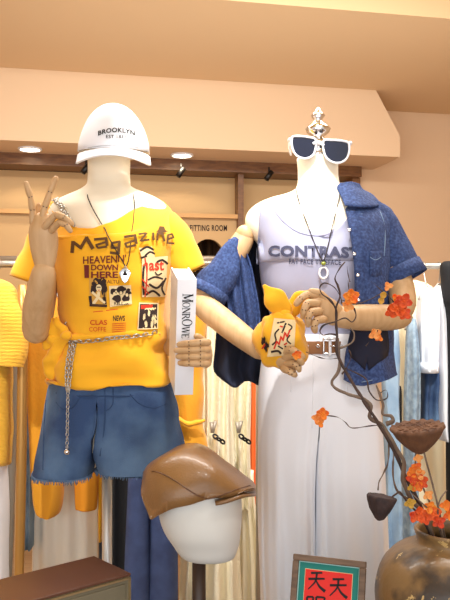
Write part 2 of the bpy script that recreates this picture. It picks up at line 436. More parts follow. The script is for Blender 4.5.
LM = thing('mannequin', 'left mannequin with jointed wooden arms, wearing the yellow top and white cap', 'mannequin', W(107, 0, 2.0) * 1)
LM.location = (W(107, 0, 2.0).x, 2.0, .12)
tr = [(88, 130, 146, .052, .055, 2.01), (88, 130, 160, .052, .055, 2.01), (88, 130, 180, .052, .055, 2.01), (85, 132, 187, .056, .056, 2.01), (74, 145, 193, .062, .062, 2.01), (60, 158, 199, .070, .072, 2.01),
      (51, 167, 207, .076, .082, 2.0), (48, 169, 220, .084, .09, 2.0), (58, 166, 245, .105, .10, 2.0), (62, 164, 270, .12, .10, 2.0), (66, 161, 300, .105, .09, 2.0), (68, 160, 335, .09, .085, 2.0), (58, 168, 375, .10, .10, 2.0),
      (52, 174, 420, .11, .115, 2.0), (54, 172, 446, .10, .11, 2.0)]
tb = MB(); tb.loft(rings_smooth([ell(a, b, y, f, k, Yc) for a, b, y, f, k, Yc in tr], 4))
tbl = tb.bvh(); tb.build('torso', MANN, LM)
for (x0, x1, yb) in ((58, 98, 470), (112, 146, 470)):
    t = MB(); t.loft(rings_smooth([ell(x0 - 3, x1 + 3, 430, .08, .08), ell(x0, x1, 460, .075, .075), ell(x0 + 2, x1 - 3, yb, .07, .07)], 3)); t.build('thigh_stub', MANN, LM)
def finial(parent, x, y0, y1, Y=2.0):
    c = W(x, y0, Y); H = W(x, y1, Y).z - c.z; m = MB()
    m.lathe(c, [(.045, -.004), (.05, .004), (.036, .012), (.022, .02), (.03, H * .2), (.034, H * .27), (.02, H * .36), (.015, H * .42), (.03, H * .5), (.034, H * .57), (.022, H * .66), (.010, H * .72), (.012, H * .76), (.019, H * .83), (.010, H * .9), (.006, H * .95), (.001, H)], 24)
    m.build('finial', CHROME, parent)
finial(LM, 108, 147, 112, 2.01)
# raised arm (viewer's left)
limb(LM, 'upper_arm', [W(52, 224, 2.0), W(46, 262, 1.985), W(39, 312, 1.93), W(36, 330, 1.905)], [.040, .040, .038, .036])
limb(LM, 'forearm', [W(36, 329, 1.90), W(37, 310, 1.87), W(42, 285, 1.83), W(44, 272, 1.815)], [.033, .0355, .033, .029])
lh = MB()
lh.tube([W(44, 272, 1.813), W(44.5, 266, 1.81), W(44.5, 258, 1.808), W(44, 245, 1.805), W(43, 232, 1.80), W(42.5, 224, 1.80)], [.022, .024, .0290, .0345, .0350, .0300], 24, 4, 0, True, 0.62, (0, 1, 0), True)
LH = lh.build('hand', ARM, LM)
finger(LH, [W(33, 224, 1.80), W(32.5, 210, 1.795), W(30.5, 197, 1.79), W(26, 183, 1.785)], .0090, .0066)
finger(LH, [W(40.5, 224, 1.798), W(45, 207, 1.79), W(50, 192, 1.785), W(56, 178, 1.78)], .0092, .0068)
finger(LH, [W(44, 228, 1.785), W(55.5, 214.5, 1.765), W(64, 217, 1.755), W(72, 224, 1.765)], .0092, .0066)
finger(LH, [W(50, 232, 1.79), W(59.5, 222, 1.765), W(66, 225, 1.755), W(70.5, 231, 1.76)], .0086, .0064)
finger(LH, [W(35, 240, 1.82), W(37, 222, 1.825), W(39, 205, 1.82)], .0095, .0075)
# lowered arm, hand on the book
limb(LM, 'upper_arm', [W(162, 226, 2.0), W(168, 262, 2.0), W(171, 310, 2.0), W(173, 340, 1.99)], [.030, .035, .035, .034])
limb(LM, 'forearm', [W(174, 346, 1.985), W(184, 345, 1.94), W(197, 346, 1.87), W(203, 350, 1.835)], [.032, .031, .027, .023])
rh = MB(); rh.tube([W(204, 352, 1.83), W(206, 354, 1.80), W(206, 355, 1.765), W(203, 355, 1.735)], [.024, .029, .031, .028], 20, 4, 0, True, .5, (1, 0, 0), True)
RH = rh.build('hand', ARM, LM)
for y, xt, dy in ((342.5, 179, 2), (349.5, 176, 1), (356.5, 178, 0), (363.5, 180, -.5)):
    finger(RH, [W(208, y, 1.735), W(200.5, y, 1.714), W(189, y + dy * .5, 1.722), W(xt, y + dy, 1.738)], .0094, .0072)
finger(RH, [W(206, 344, 1.80), W(200, 338, 1.79), W(196, 336, 1.775)], .0095, .0075)
pl = MB(); pl.tube([Vector((W(107, 0, 2.0).x, 2.0, .13)), W(107, 452, 2.0)], .0135, 20, 1); pl.build('stand_pole', STEELP, LM)
pb = MB(); pb.lathe(Vector((W(107, 0, 2.0).x, 2.0, .12)), [(.15, 0), (.15, .006), (.03, .012), (.018, .03)], 40); pb.build('base_plate', CHROME, LM)

# yellow top
YT = thing('yellow_shirt', 'yellow printed short-sleeved top on the left mannequin', 'top', Vector((LM.location.x, 2.0, W(0, 384, 2.0).z)))
neck = ring8([(151, 200, 2.0), (137, 210, 1.922), (106, 225, 1.882), (74, 227, 1.892), (49, 205, 1.99), (64, 204, 2.08), (106, 200, 2.10), (138, 198, 2.085)])
neck_in = [p + Vector((0, .006, -.008)) for p in neck]
sh = ring8([(171, 209, 2.0), (152, 222, 1.90), (108, 240, 1.862), (66, 241, 1.878), (42, 221, 1.99), (60, 216, 2.105), (108, 211, 2.12), (150, 206, 2.105)])
R = [neck_in, neck, [a.lerp(b, .12) + Vector((0, -.001, .002)) for a, b in zip(neck, sh)], sh, ell(52, 175, 240, .150, .125), ell(57, 172, 264, .152, .125), ell(60, 169, 290, .138, .115), ell(63, 167, 315, .124, .108), ell(64, 167, 333, .118, .106), ell(60, 168, 348, .124, .112),
     ell(54, 170, 364, .128, .119), ell(51, 172, 375, .132, .123)]
hem = ell(50.5, 172.5, 379, .133, .124)
for p in hem: p.z -= .010 * max(0, (2.0 - p.y) / .13)
R += [hem, [Vector((p.x * 1, 2.0 + (p.y - 2.0) * .97, p.z + .004)) for p in hem]]
R = rings_smooth(R, 4)
yb_ = MB(); yb_.loft(R, False, False)
def sleeve(mb, pts, rads, flat=.8, up=(0, 1, 0)):
    mb.tube(pts, rads, 32, 5, 0, False, flat, up)
    P = [Vector(p) for p in pts]; d = (P[-1] - P[-2]).normalized()
    mb.tube([P[-1], P[-1] - d * .03], [rads[-1], rads[-1] * .93], 32, 2, 0, False, flat, up)
sleeve(yb_, [W(146, 217, 2.0), W(166, 232, 2.0), W(179, 253, 2.0), W(190, 273, 2.0)], [.040, .056, .050, .044], 1.0)
sleeve(yb_, [W(55, 227, 1.995), W(48, 240, 2.0), W(41, 260, 1.995), W(33, 283, 1.99)], [.032, .052, .056, .060], 1.0)
def ymask(p): return .5 + .9 * max(0, min(1, (1.36 - p.z) / .2))
yb_.wrinkle(.015, (7, 7, 15), 2, ymask); yb_.wrinkle(.006, (18, 18, 34), 5, ymask); yb_.wrinkle(.006, (9, 9, 20), 15, ymask, True)
ybvh = yb_.bvh()
yb_.build('body', YEL, YT, solid=.002)
kb = MB()
for pts, rad in (([(66, 336), (58, 331), (50, 327), (45, 328)], [.010, .018, .022, .012]), ([(66, 337), (58, 338), (50, 341), (46, 346)], [.010, .018, .020, .010]), ([(66, 337), (60, 344), (56, 352), (52, 362), (50, 374)], [.010, .016, .018, .020, .016]), ([(67, 334), (60, 326), (57, 320)], [.008, .013, .008])):
    kb.tube([W(x, y, 1.895 + .0012 * (66 - x)) for x, y in pts], rad, 16, 6, 0, True, .45, (0, 1, 0), True)
kb.ball(W(66, 336, 1.888), (.012, .012, .011), 12)
kb.wrinkle(.010, (45, 45, 45), 3); kb.build('side_knot', YEL, YT)
# waist gather ridge
gr = MB()
def on(bvh, px, py, off=.003, Yd=1.9):
    d = (W(px, py, 1) - EYE).normalized(); h = bvh.ray_cast(EYE, d, 6); return (h[0] if h[0] else W(px, py, Yd)) - d * off
gr.tube([on(ybvh, x, y, .0) for x, y in ((62, 337), (80, 337), (100, 336), (120, 334), (140, 333), (160, 334))], [.006, .010, .007, .006, .007, .004], 10, 4)
gr.build('waist_fold', YEL, YT)
# prints
it = []
def S(pts, wd=3.0, curve=False, mi=0): stroke_px(it, pts, wd, mi, 5, curve)
S([(72, 253), (73, 241)], 3.6); S([(73, 242), (81, 248)], 3.2); S([(80, 249), (87, 237)], 3.2); S([(86, 237), (93, 249)], 3.8)
S([(94, 239.5), (107, 238.2)], 2.6); S([(106, 238), (107, 246)], 2.8); S([(107, 246.5), (98, 248), (96, 245), (106, 242)], 2.2)
S([(120, 241.5), (112, 243), (111.5, 248), (119, 247.5)], 2.4); S([(119.5, 241), (118.5, 254)], 2.8); S([(119, 254), (110, 252.5)], 2.6)
S([(124, 237), (136, 235.2)], 2.6); S([(135, 235), (136.5, 244)], 2.8); S([(136, 245), (127, 247), (125, 243.5), (135, 240.5)], 2.2)
S([(138.5, 234), (147, 233), (140, 241), (149.5, 239.5)], 2.0)
S([(153, 232.5), (153.8, 240)], 2.4)
S([(157.5, 240.5), (157.5, 233), (163, 234), (164.5, 241.5)], 2.2)
S([(167.5, 239.3), (173.5, 237.5), (172, 234), (168, 235), (167.5, 243), (174.5, 243.5)], 2.0)
it.append(([(156, 231.5), (158, 230), (159.5, 226), (164, 226.5), (165.5, 230), (168, 231.5), (162, 233)], [[0, 1, 2, 3, 4, 5, 6]], 0))
decal('title_print', it, BROWNINK, ybvh, YT, .0035)
it = []
font_px(it, 'HEAVEN', 83, 117, 255.5, 263, .02, 1.05, lambda x, y, u, v: (x, y + 1.0 - 1.2 * u))
font_px(it, "N'", 118, 126, 254.5, 262, .02)
font_px(it, 'DOWN', 91, 118, 264.5, 270.5, .03)
font_px(it, 'HERE', 91, 118, 271.5, 278, .03)
font_px(it, 'ALTU', 107, 119, 280, 283.5, .0)
rect_px(it, [(84, 265), (89, 265), (89, 278), (84.5, 278)])
decal('slogan_print', it, MAROON, ybvh, YT, .0035)
it = []   # 0 dark 1 cream 2 red
rect_px(it, [(89, 278), (106.5, 279), (107, 307), (89.5, 306.5)], 4); blob_px(it, 98.5, 283.5, 7.5, 5.5, 0, 1, 26, .5); blob_px(it, 94, 289, 3.2, 6.5, 0, 2, 18, .6); blob_px(it, 104, 290, 2.6, 6.5, 0, 5, 18, .6); blob_px(it, 98.8, 288, 2.9, 3.6, 1, 3, 14, .1); stroke_px(it, [(98.5, 292), (98, 297), (93, 304)], 3.0, 1, 5); stroke_px(it, [(90, 296), (91, 304)], 3.0, 0, 4, False); stroke_px(it, [(104, 297), (105, 304)], 3.4, 0, 4, False)
stroke_px(it, [(92, 292), (99, 298), (105, 303)], 2.4, 1, 4); stroke_px(it, [(89.5, 305), (107, 306)], 2.6, 0, 4, False); stroke_px(it, [(91, 305), (106, 306)], .7, 3, 4, False)
stroke_px(it, [(96.8, 287.2), (100.6, 287.2)], .9, 0, 3, False); stroke_px(it, [(98, 290.2), (99.8, 290.2)], .7, 2, 3, False)
rect_px(it, [(109, 286), (131, 285), (132, 304), (110, 307)], 1)
for x, y, r, s in ((114, 292, 3.6, 2), (121, 290, 4.2, 5), (128, 292, 3.2, 8), (117, 299, 4.5, 9), (126, 298, 4.2, 11)): blob_px(it, x, y, r, r * .9, 0, s, 14, .6)
for x, y in ((114.5, 294), (121, 293), (127, 295)): blob_px(it, x, y, 1.5, 1.8, 1, x, 10, .2)
stroke_px(it, [(112, 304.5), (130, 302)], 2.6, 1, 4, False); font_px(it, 'RELLER', 114, 129, 302, 305, .02, mi=0)
# tall pale face panel
rect_px(it, [(139, 248), (152, 246.5), (155, 257), (142, 259)], 1, 8); rect_px(it, [(142, 258), (168, 256), (165.5, 297), (142, 297)], 1, 12)
for p, wd in (([(140, 251), (147, 247), (154, 250)], 2.2), ([(145, 256), (150, 252), (155, 254)], 2.0), ([(141, 258), (147, 256)], 2), ([(156, 263), (162, 260), (168, 264)], 2.2), ([(148, 280), (155, 277), (163, 279)], 1.8),
              ([(149, 284), (157, 288), (164, 281)], 2.2), ([(146, 295), (153, 291), (160, 296)], 2.2), ([(166, 278), (162, 288), (165, 295)], 1.8), ([(144, 265), (143, 280), (144, 295)], 2.2), ([(155, 272), (158, 275), (162, 273)], 1.4)):
    stroke_px(it, p, wd, 0, 5)
stroke_px(it, [(145, 258), (147, 275), (145, 297)], 1.3, 2, 5); stroke_px(it, [(142, 286), (149, 294)], 1.2, 2, 4, False); stroke_px(it, [(142, 279), (149, 287)], 1.2, 2, 4, False)
stroke_px(it, [(143, 266), (147, 263), (147, 272)], 1.3, 2, 4)
font_px(it, 'ast', 149, 164, 261, 270.5, .02, mi=2)
rect_px(it, [(139, 302.5), (158.5, 303), (158, 329), (137.5, 329.5)], 1)
rect_px(it, [(140, 304), (157.5, 304), (157, 328), (138.5, 328.5)], 0)
rect_px(it, [(141, 305), (153, 304.5), (152, 308.5), (141, 309)], 2)
for x, y, s in ((144, 317, 1), (149, 313, 3), (153, 319, 5), (146, 324, 7), (152, 325, 2)): blob_px(it, x, y, 1.3, 3.2, 1, s, 12, .9)
font_px(it, 'CLAS', 90, 107, 320, 325, .01, mi=2); font_px(it, 'COFFE', 89, 106, 327, 331.5, .0, mi=2)
for y in (324, 326, 328, 330, 332): stroke_px(it, [(112, y), (126, y - 1)], .6, 2, 4, False)
font_px(it, 'NEWS', 113, 125, 315.5, 321, .03, mi=0)
stroke_px(it, [(93, 312), (103, 311)], .7, 2, 4, False); stroke_px(it, [(106, 310.5), (118, 309)], .7, 2, 4, False)
decal('picture_print', it, [DARKINK, CREAMINK, REDINK, BROWNINK, mat('ochre_ink', (206, 152, 62), .85)], ybvh, YT, .003, 1.88, .00012)
# cold-shoulder chain strap
def chain(name, pts, link, thick, m, parent=None, k=20, every=None):
    P = smooth([Vector(p) for p in pts], k); mb = MB(); acc = 0; last = P[0]; i = 0
    for a, b in zip(P, P[1:]):
        acc += (b - a).length
        if acc >= link:
            d = (b - a).normalized(); ax = d.orthogonal() if i % 2 else d.cross(d.orthogonal())
            mb.torus(a, link * .52, thick, ax, 10, 5, 0, 1.35, d); acc = 0; i += 1
    return mb.build(name, m, parent)
chain('shoulder_chain', [W(53, 199, 1.985), W(59, 205, 1.935), W(66, 216, 1.905), W(74, 226, 1.885)], .009, .0016, STEEL, YT)
chain('shoulder_chain', [W(56, 198, 1.985), W(63, 207, 1.93), W(70, 219, 1.90), W(75, 226, 1.883)], .009, .0016, STEEL, YT)
# waist chain
WC = thing('waist_chain', 'silver chain around the yellow top with a long tail over the shorts', 'chain', W(68, 450, 1.84))
chain('waist_loop', [on(ybvh, x, y, .007) for x, y in ((66, 336), (78, 341), (90, 341), (100, 340), (112, 338), (126, 337), (142, 335), (158, 332))], .0115, .0017, STEEL, WC)
chain('side_loop', [on(ybvh, x, y, .008) for x, y in ((66, 322), (65, 330), (65, 338), (70, 342), (76, 342))], .010, .0017, STEEL, WC)
chain('tail', [on(ybvh, 75, 343, .008), W(72, 358, 1.866), W(70, 375, 1.858), W(68.5, 390, 1.845)], .0095, .0018, STEEL, WC)
chain('tail', [on(ybvh, 71, 343, .008), W(68, 358, 1.866), W(66.5, 375, 1.858), W(67.5, 392, 1.845)], .0095, .0018, STEEL, WC)
chain('tail', [W(68, 390, 1.845), W(67.5, 420, 1.842), W(67, 448, 1.84)], .0075, .0012, STEEL, WC)
c = MB(); c.ball(W(67, 452, 1.84), .0075, 14); c.build('ball_drop', CHROME, WC)

# denim shorts
SH = thing('denim_shorts', 'blue denim shorts with frayed hems on the left mannequin', 'shorts', Vector((LM.location.x, 2.0, W(0, 484, 2.0).z)))
sb = MB()
def two_legs(mb, spec, xc, gap, kf, yt, ends, ptop=2.4, n=64, fold=None, k=4):
    # spec rows: (y, xl, xr, df, db) for both legs together; each leg takes its half and rounds off below the crotch
    col = lambda i: [r[i] for r in spec]
    ys = col(0)
    def at(y, i):
        for a in range(len(ys) - 1):
            if ys[a] <= y <= ys[a + 1]:
                t = (y - ys[a]) / (ys[a + 1] - ys[a]); return cr([r[i] for r in spec], a + t)
        return spec[-1][i]
    last = []
    for side in (-1, 1):
        R = []; ye = ends[0 if side < 0 else 1]; m = int((ye - yt) / 8) + 2
        for q in range(m + 1):
            y = yt + (ye - yt) * q / m; yy = min(y, ys[-1])
            a, b, df, db = (at(yy, i) for i in (1, 2, 3, 4)); g = gap(y); kk = kf(y)
            lo, hi = (a, xc(y) - g) if side < 0 else (xc(y) + g, b)
            c0 = W((a + b) / 2, y, 2.0); hw = W(b, y, 2.0).x - c0.x; A = W(lo, y, 2.0).x; B = W(hi, y, 2.0).x; ring = []
            for j in range(n):
                t = 2 * PI * j / n; ct, st = math.cos(t), math.sin(t); f = lambda v, p: math.copysign(abs(v) ** (2 / p), v)
                x = (A + B) / 2 + (B - A) / 2 * f(ct, 2.6)
                d = df if st > 0 else db
                yf = d * max(0, 1 - (abs(x - c0.x) / hw) ** ptop) ** (1 / ptop) * (0 if abs(st) < 1e-6 else math.copysign(1, st))
                yo = d * f(st, 2.6)
                ring.append(Vector((x, 2.0 - (yf * (1 - kk) + yo * kk) - (fold(t, y, side) * math.copysign(min(1, abs(st) * 3), st) if fold else 0), c0.z)))
            R.append(ring)
        mb.loft(R, True, False); last.append(R[-1])
        c_ = sum(R[-1], Vector()) / n
        mb.loft([R[-1], [p.lerp(c_, .06) for p in R[-1]], [p.lerp(c_, .08) + Vector((0, 0, .02)) for p in R[-1]]], False, False)
    return last
hl, hr = two_legs(sb, [(375, 56, 165, .117, .115), (386, 50, 172, .125, .123), (405, 45, 177, .130, .13), (428, 41, 181, .136, .138), (450, 38, 184, .140, .14), (466, 36.5, 186, .146, .14), (486, 35, 188, .150, .14)],
    lambda y: 105 - 6.5 * sst(410, 455, y), lambda y: 3.4 * sst(448, 480, y), lambda y: .75 * sst(428, 470, y), 375, (470, 465))
sb.wrinkle(.010, (9, 9, 9), 11); sb.wrinkle(.004, (30, 30, 14), 4)
sbvh = sb.bvh(); sb.build('body', DENIM, SH)
DTHR = mat('pale_denim_seam', (120, 146, 176), .9); DSEAM = mat('dark_denim_seam', (44, 68, 106), .9)
def seam(name, pts, r, m, parent, bvh, k=4, off=.001): 
    s = MB(); s.tube([on(bvh, x, y, off, 1.87) for x, y in pts], r, 6, k); return s.build(name, m, parent)
fy = SH
seam('fly_seam', [(105, 388), (105, 405), (104, 430), (100, 456)], .0013, DSEAM, SH, sbvh)
seam('fly_seam', [(113, 388), (113, 402), (110, 408), (105, 411)], .0013, DSEAM, SH, sbvh)
seam('waistband_seam', [(56, 393), (80, 396), (105, 396), (130, 396), (160, 390)], .0016, DSEAM, SH, sbvh, 6)
seam('pocket_seam', [(130, 394), (140, 404), (154, 408), (166, 404)], .0012, DSEAM, SH, sbvh)
seam('pocket_seam', [(56, 402), (63, 409), (73, 407), (80, 397)], .0012, DSEAM, SH, sbvh)
seam('side_seam', [(46, 400), (44, 430), (43, 470)], .0014, DSEAM, SH, sbvh)
def frill(ring, name):
    f = MB(); random.seed(3); n = 170
    for i in range(n):
        p = cr(ring, i * len(ring) / n, True); q = Vector((random.uniform(-.004, .004), random.uniform(-.003, .003), -random.uniform(.003, .010)))
        f.tube([p + Vector((0, 0, .004)), p + q], [.0016, .0008], 4, 1)
    return f.build(name, mat('frayed_thread', (92, 118, 150), .9), SH)
DTHR2 = None
frill(hl, 'frayed_hem'); frill(hr, 'frayed_hem')

# necklace, left
def on2(px, py, off):
    d = (W(px, py, 1) - EYE).normalized(); h = [b.ray_cast(EYE, d, 6) for b in (ybvh, tbl)]; h = [x for x in h if x[0]]
    return (min(h, key=lambda x: x[3])[0] if h else W(px, py, 1.93)) - d * off
NL = thing('cord_necklace', 'long dark cord necklace with a silver diamond pendant over the yellow top', 'necklace', W(125, 275, 1.83))
c = MB(); c.tube([W(88, 192, 1.99)] + [on2(x, y, .009) for x, y in ((87.5, 196), (90, 203), (94, 211), (98, 218), (101, 223), (105, 229), (108, 236), (117, 252), (123, 262), (125, 266))], .0014, 6, 3)
c.tube([W(133, 190, 1.99)] + [on2(x, y, .009) for x, y in ((133.5, 196), (134.5, 202), (134.5, 208), (134, 214), (133.5, 221), (132, 230), (130, 250), (128, 262), (126, 266))], .0014, 6, 3)
c.build('cord', CORD, NL)
c = MB(); q = on(ybvh, 125.5, 274, .008)
c.prism([q + Vector((dx * .00267, 0, dz * .00267)) for dx, dz in ((0, 8), (5.5, 1), (2.5, -6), (0, -9), (-3, -6), (-6, 1))], (0, -.006, 0)); c.build('pendant', CHROME, NL, bevel=.001)
c = MB(); c.prism([q + Vector((dx * .00267, -.007, dz * .00267)) for dx, dz in ((0, 4), (2.5, -1.5), (-2.5, -1.5))], (0, -.001, 0)); c.build('pendant_stone', BLACKM, NL)

# white cap
HC = W(114, 150, 2.0)
CP = thing('baseball_cap', 'white baseball cap with lettering on top of the left mannequin', 'cap', HC)
cc = W(114, 152, 2.03); hw = .0955; dm = .115
rings = []
for i in range(15):
    v = i / 14 * PI / 2
    rr = max(.02, math.cos(v) * (1 - .05 * math.sin(2 * v))); zz = .128 * math.sin(v) ** 1.0
    rings.append([cc + Vector((hw * rr * math.cos(2 * PI * j / 48), -dm * rr * math.sin(2 * PI * j / 48), zz)) for j in range(48)])
for r in rings[:6]:
    for p in r: p.z -= .014 * max(0, -(p.y - cc.y) / dm) * (1 - (p.z - cc.z) / .128)
cb = MB(); cb.loft(rings, False, True)
cbv = cb.bvh(); cb.build('crown', WHITE, CP, solid=.002)
c = MB(); c.ball(cc + Vector((0, 0, .128)), (.008, .008, .004), 12); c.build('top_button', WHITE, CP)
def visor(ctr, hw, dm, reach, drop, zoff, a0, a1, curl, mat_, name, parent, dirv=Vector((0, -1, 0)), n=24, m=6):
    side = Vector((-dirv.y, dirv.x, 0)); rows = []
    for k in range(m + 1):
        s = k / m; row = []
        for i in range(n + 1):
            a = a0 + (a1 - a0) * i / n; ca, sa = math.cos(a), math.sin(a)
            bulge = max(0, sa) ** .55
            row.append(ctr + side * (-hw * ca * (1 + .03 * s)) + dirv * (dm * sa + reach * s * bulge) + Vector((0, 0, zoff(sa) - drop * s * bulge - curl * (ca * ca) * (.4 + .6 * s))))
        rows.append(row)
    v = MB(); v.grid(rows); return v.build(name, mat_, parent, solid=.0035)
visor(cc, hw, dm, .066, .031, lambda sa: -.014 * max(0, sa), .0, PI, .030, WHITE, 'visor', CP, Vector((.12, -1, 0)).normalized())
s = MB(); s.tube([on(cbv, x, y, .001, 1.92) for x, y in ((79, 151), (88, 148), (100, 146), (113, 145), (126, 145.5), (138, 147.5), (147, 152))], .0012, 6, 4); s.build('seam', mat('grey_stitch', (176, 176, 180), .9), CP)
it = []
def arch(x, y, u, v): t = (u - .5) * 2; return x, y + 3.6 * t * t - (0)
font_px(it, 'BROOKLYN', 98, 135, 127.5, 132.2, .03, 1.05, arch); font_px(it, 'EST 1831', 106, 125.5, 134.8, 138.2, .02, 1.1)
decal('lettering', it, INK, cbv, CP, .0045)

# book
bk = thing('book', 'thick white hardback held upright in the wooden hand beside the yellow top', 'book', W(182, 396, 1.78))
th, yw = math.radians(14), math.radians(10)
bu = Vector((math.cos(yw), -math.sin(yw) * 0 + .0, 0)); bu = Vector((math.cos(yw), math.sin(yw), 0)); dv = Vector((-math.sin(yw), math.cos(yw), 0))
upv = Vector((0, 0, 1)) * math.cos(th) - dv * math.sin(th); dpt = dv * math.cos(th) + Vector((0, 0, 1)) * math.sin(th)
b0 = W(174.5, 395, 1.80); wd = .0445; hh = .283; dp = .15
def bx(mb, u0, u1, d0, d1, h0, h1, mi=0): mb.obox(b0 + bu * u0 + dpt * d0 + upv * h0, bu * (u1 - u0), dpt * (d1 - d0), upv * (h1 - h0), mi)
c = MB(); bx(c, 0, .003, 0, dp, 0, hh); bx(c, wd - .003, wd, 0, dp, 0, hh); bx(c, 0.003, wd - .003, 0, .003, 0, hh); c.build('cover', PAPER, bk, flat=True)
c = MB(); bx(c, .003, wd - .003, .003, dp - .004, .003, hh - .003); c.build('pages', PAGES, bk, flat=True)
# serif lettering running down the spine
def serif_text(txt, size):
    G = {'M': (.95, [((.12, 0), (.12, 1), .08), ((.12, 1), (.47, .1), .17), ((.47, .1), (.82, 1), .07), ((.82, 1), (.82, 0), .17)], [(.12, 0), (.82, 0), (.12, 1), (.82, 1)]),
         'O': (.9, 'O', []), 'N': (.9, [((.12, 0), (.12, 1), .08), ((.12, 1), (.78, 0), .17), ((.78, 0), (.78, 1), .08)], [(.12, 0), (.12, 1), (.78, 1)]),
         'R': (.85, [((.15, 0), (.15, 1), .17), ((.15, .97), (.5, .97), .07), ((.5, .97), (.66, .75), .14), ((.66, .75), (.5, .5), .14), ((.5, .5), (.15, .5), .07), ((.42, .5), (.8, 0), .16)], [(.15, 0), (.15, 1), (.8, 0)]),
         'W': (1.15, [((.08, 1), (.33, 0), .17), ((.33, 0), (.58, 1), .07), ((.58, 1), (.82, 0), .17), ((.82, 0), (1.06, 1), .07)], [(.08, 1), (.58, 1), (1.06, 1)]),
         'E': (.75, [((.15, 0), (.15, 1), .17), ((.15, .97), (.62, .97), .07), ((.15, .52), (.5, .52), .07), ((.15, .03), (.65, .03), .07), ((.62, .97), (.62, .8), .07), ((.65, .03), (.65, .2), .07)], [])}
    x = 0; out = []
    for ch, sc in txt:
        adv, st, se = G[ch]
        if st == 'O':
            n = 20; vs = []; fs = []
            for i in range(n):
                a = 2 * PI * i / n
                vs += [(x + sc * (.43 + .42 * math.cos(a)), sc * (.5 + .52 * math.sin(a))), (x + sc * (.43 + .27 * math.cos(a)), sc * (.5 + .46 * math.sin(a)))]
            fs = [[2 * i, 2 * i + 1, (2 * i + 3) % (2 * n), (2 * i + 2) % (2 * n)] for i in range(n)]; out.append((vs, fs))
        else:
            for a, b, wdt in st:
                p, q = Vector(a) * sc, Vector(b) * sc; t = (q - p).normalized(); nn = Vector((-t.y, t.x)) * wdt * sc / 2
                out.append(([(x + v.x, v.y) for v in (p + nn, p - nn, q - nn, q + nn)], [[0, 1, 2, 3]]))
            for a in se:
                out.append(([(x + (a[0] + dx) * sc, (a[1] + dy) * sc) for dx, dy in ((-.14, -.03), (.14, -.03), (.14, .03), (-.14, .03))], [[0, 1, 2, 3]]))
        x += adv * sc
    return out, x
tx, tw = serif_text([('M', 1.15), ('O', .85), ('N', .85), ('R', .85), ('O', 1.15), ('W', .85), ('E', .85)], 1)
c = MB(); sc_ = .108 / tw
for vs, fs in tx:
    c.add([b0 + bu * (.013 + v * sc_ * 1.15) + upv * (hh - .034 - u * sc_) - dpt * .0012 for u, v in vs], fs)
c.build('spine_lettering', INK, bk)

# ------------------------------------------------------------------ right mannequin
RM = thing('mannequin', 'right mannequin with jointed wooden arms, wearing white trousers and an open denim shirt', 'mannequin', Vector((W(318, 0, 2.0).x, 2.0, .12)))
tr = [(297, 338, 159, .054, .054, 2.01), (298, 338, 175, .052, .054, 2.01), (296, 341, 188, .056, .056, 2.01), (286, 352, 194, .06, .064, 2.01), (268, 367, 199, .066, .07, 2.01), (254, 374, 206, .074, .08, 2.01), (246, 379, 216, .080, .09, 2.0), (247, 378, 230, .088, .10, 2.0),
      (260, 376, 248, .108, .10, 2.0), (264, 373, 270, .12, .10, 2.0), (270, 367, 300, .105, .09, 2.0), (275, 361, 330, .092, .088, 2.0), (268, 368, 365, .105, .10, 2.0), (262, 373, 410, .112, .118, 2.0), (266, 370, 440, .1, .11, 2.0)]
tb = MB(); tb.loft(rings_smooth([ell(a, b, y, f, k, Yc) for a, b, y, f, k, Yc in tr], 4)); tbv = tb.bvh()
tb.build('torso', MANN, RM)
c = MB(); c.lathe(W(317.5, 159, 2.01), [(.052, -.001), (.054, .003), (.046, .006)], 32); c.build('neck_cap', CHROME, RM)
finial(RM, 318, 158, 107, 2.01)
limb(RM, 'upper_arm', [W(244, 238, 1.99), W(238, 248, 1.985), W(222, 270, 1.97), W(203, 296, 1.94)], [.028, .031, .033, .031])
c = MB(); c.ball(W(245, 234, 1.985), .025, 16); c.build('shoulder_joint', ARM, RM)
limb(RM, 'forearm', [W(199, 303, 1.93), W(210, 311, 1.90), W(238, 333, 1.84), W(260, 350, 1.79)], [.027, .032, .030, .024])
hb = MB(); hb.tube([W(261, 351, 1.788), W(268, 355, 1.775), W(280, 361, 1.75), W(290, 364, 1.735)], [.022, .025, .027, .022], 20, 4, 0, True, .6, (0, .6, .8), True)
HB = hb.build('hand', ARM, RM)
for i, (a, b_, c_, d_) in enumerate([((281, 352, 1.73), (290, 349, 1.70), (297, 352, 1.69), (303, 357, 1.695)), ((284, 357, 1.728), (293, 355, 1.70), (299, 358, 1.69), (302, 363, 1.695)), ((286, 363, 1.73), (294, 363, 1.705), (298, 366, 1.70), (299, 370, 1.705)), ((283, 368, 1.735), (289, 371, 1.715), (293, 373, 1.71), (295, 375, 1.715))]):
    finger(HB, [W(*a), W(*b_), W(*c_), W(*d_)], .0092, .007)
finger(HB, [W(270, 353, 1.755), W(274, 344, 1.735), W(279, 338, 1.725)], .0095, .0075)
limb(RM, 'upper_arm', [W(374, 226, 2.0), W(386, 252, 1.985), W(400, 285, 1.935), W(403, 306, 1.90)], [.026, .033, .035, .033])
limb(RM, 'forearm', [W(401, 317, 1.895), W(390, 317.5, 1.87), W(362, 317.5, 1.82), W(340, 317, 1.785)], [.029, .0325, .032, .026])
hb = MB(); hb.tube([W(339, 316, 1.783), W(334, 314, 1.775), W(325, 309, 1.76), (W(316, 305, 1.75))], [.024, .028, .030, .025], 20, 4, 0, True, .6, (0, 1, 0), True)
HB2 = hb.build('hand', ARM, RM)
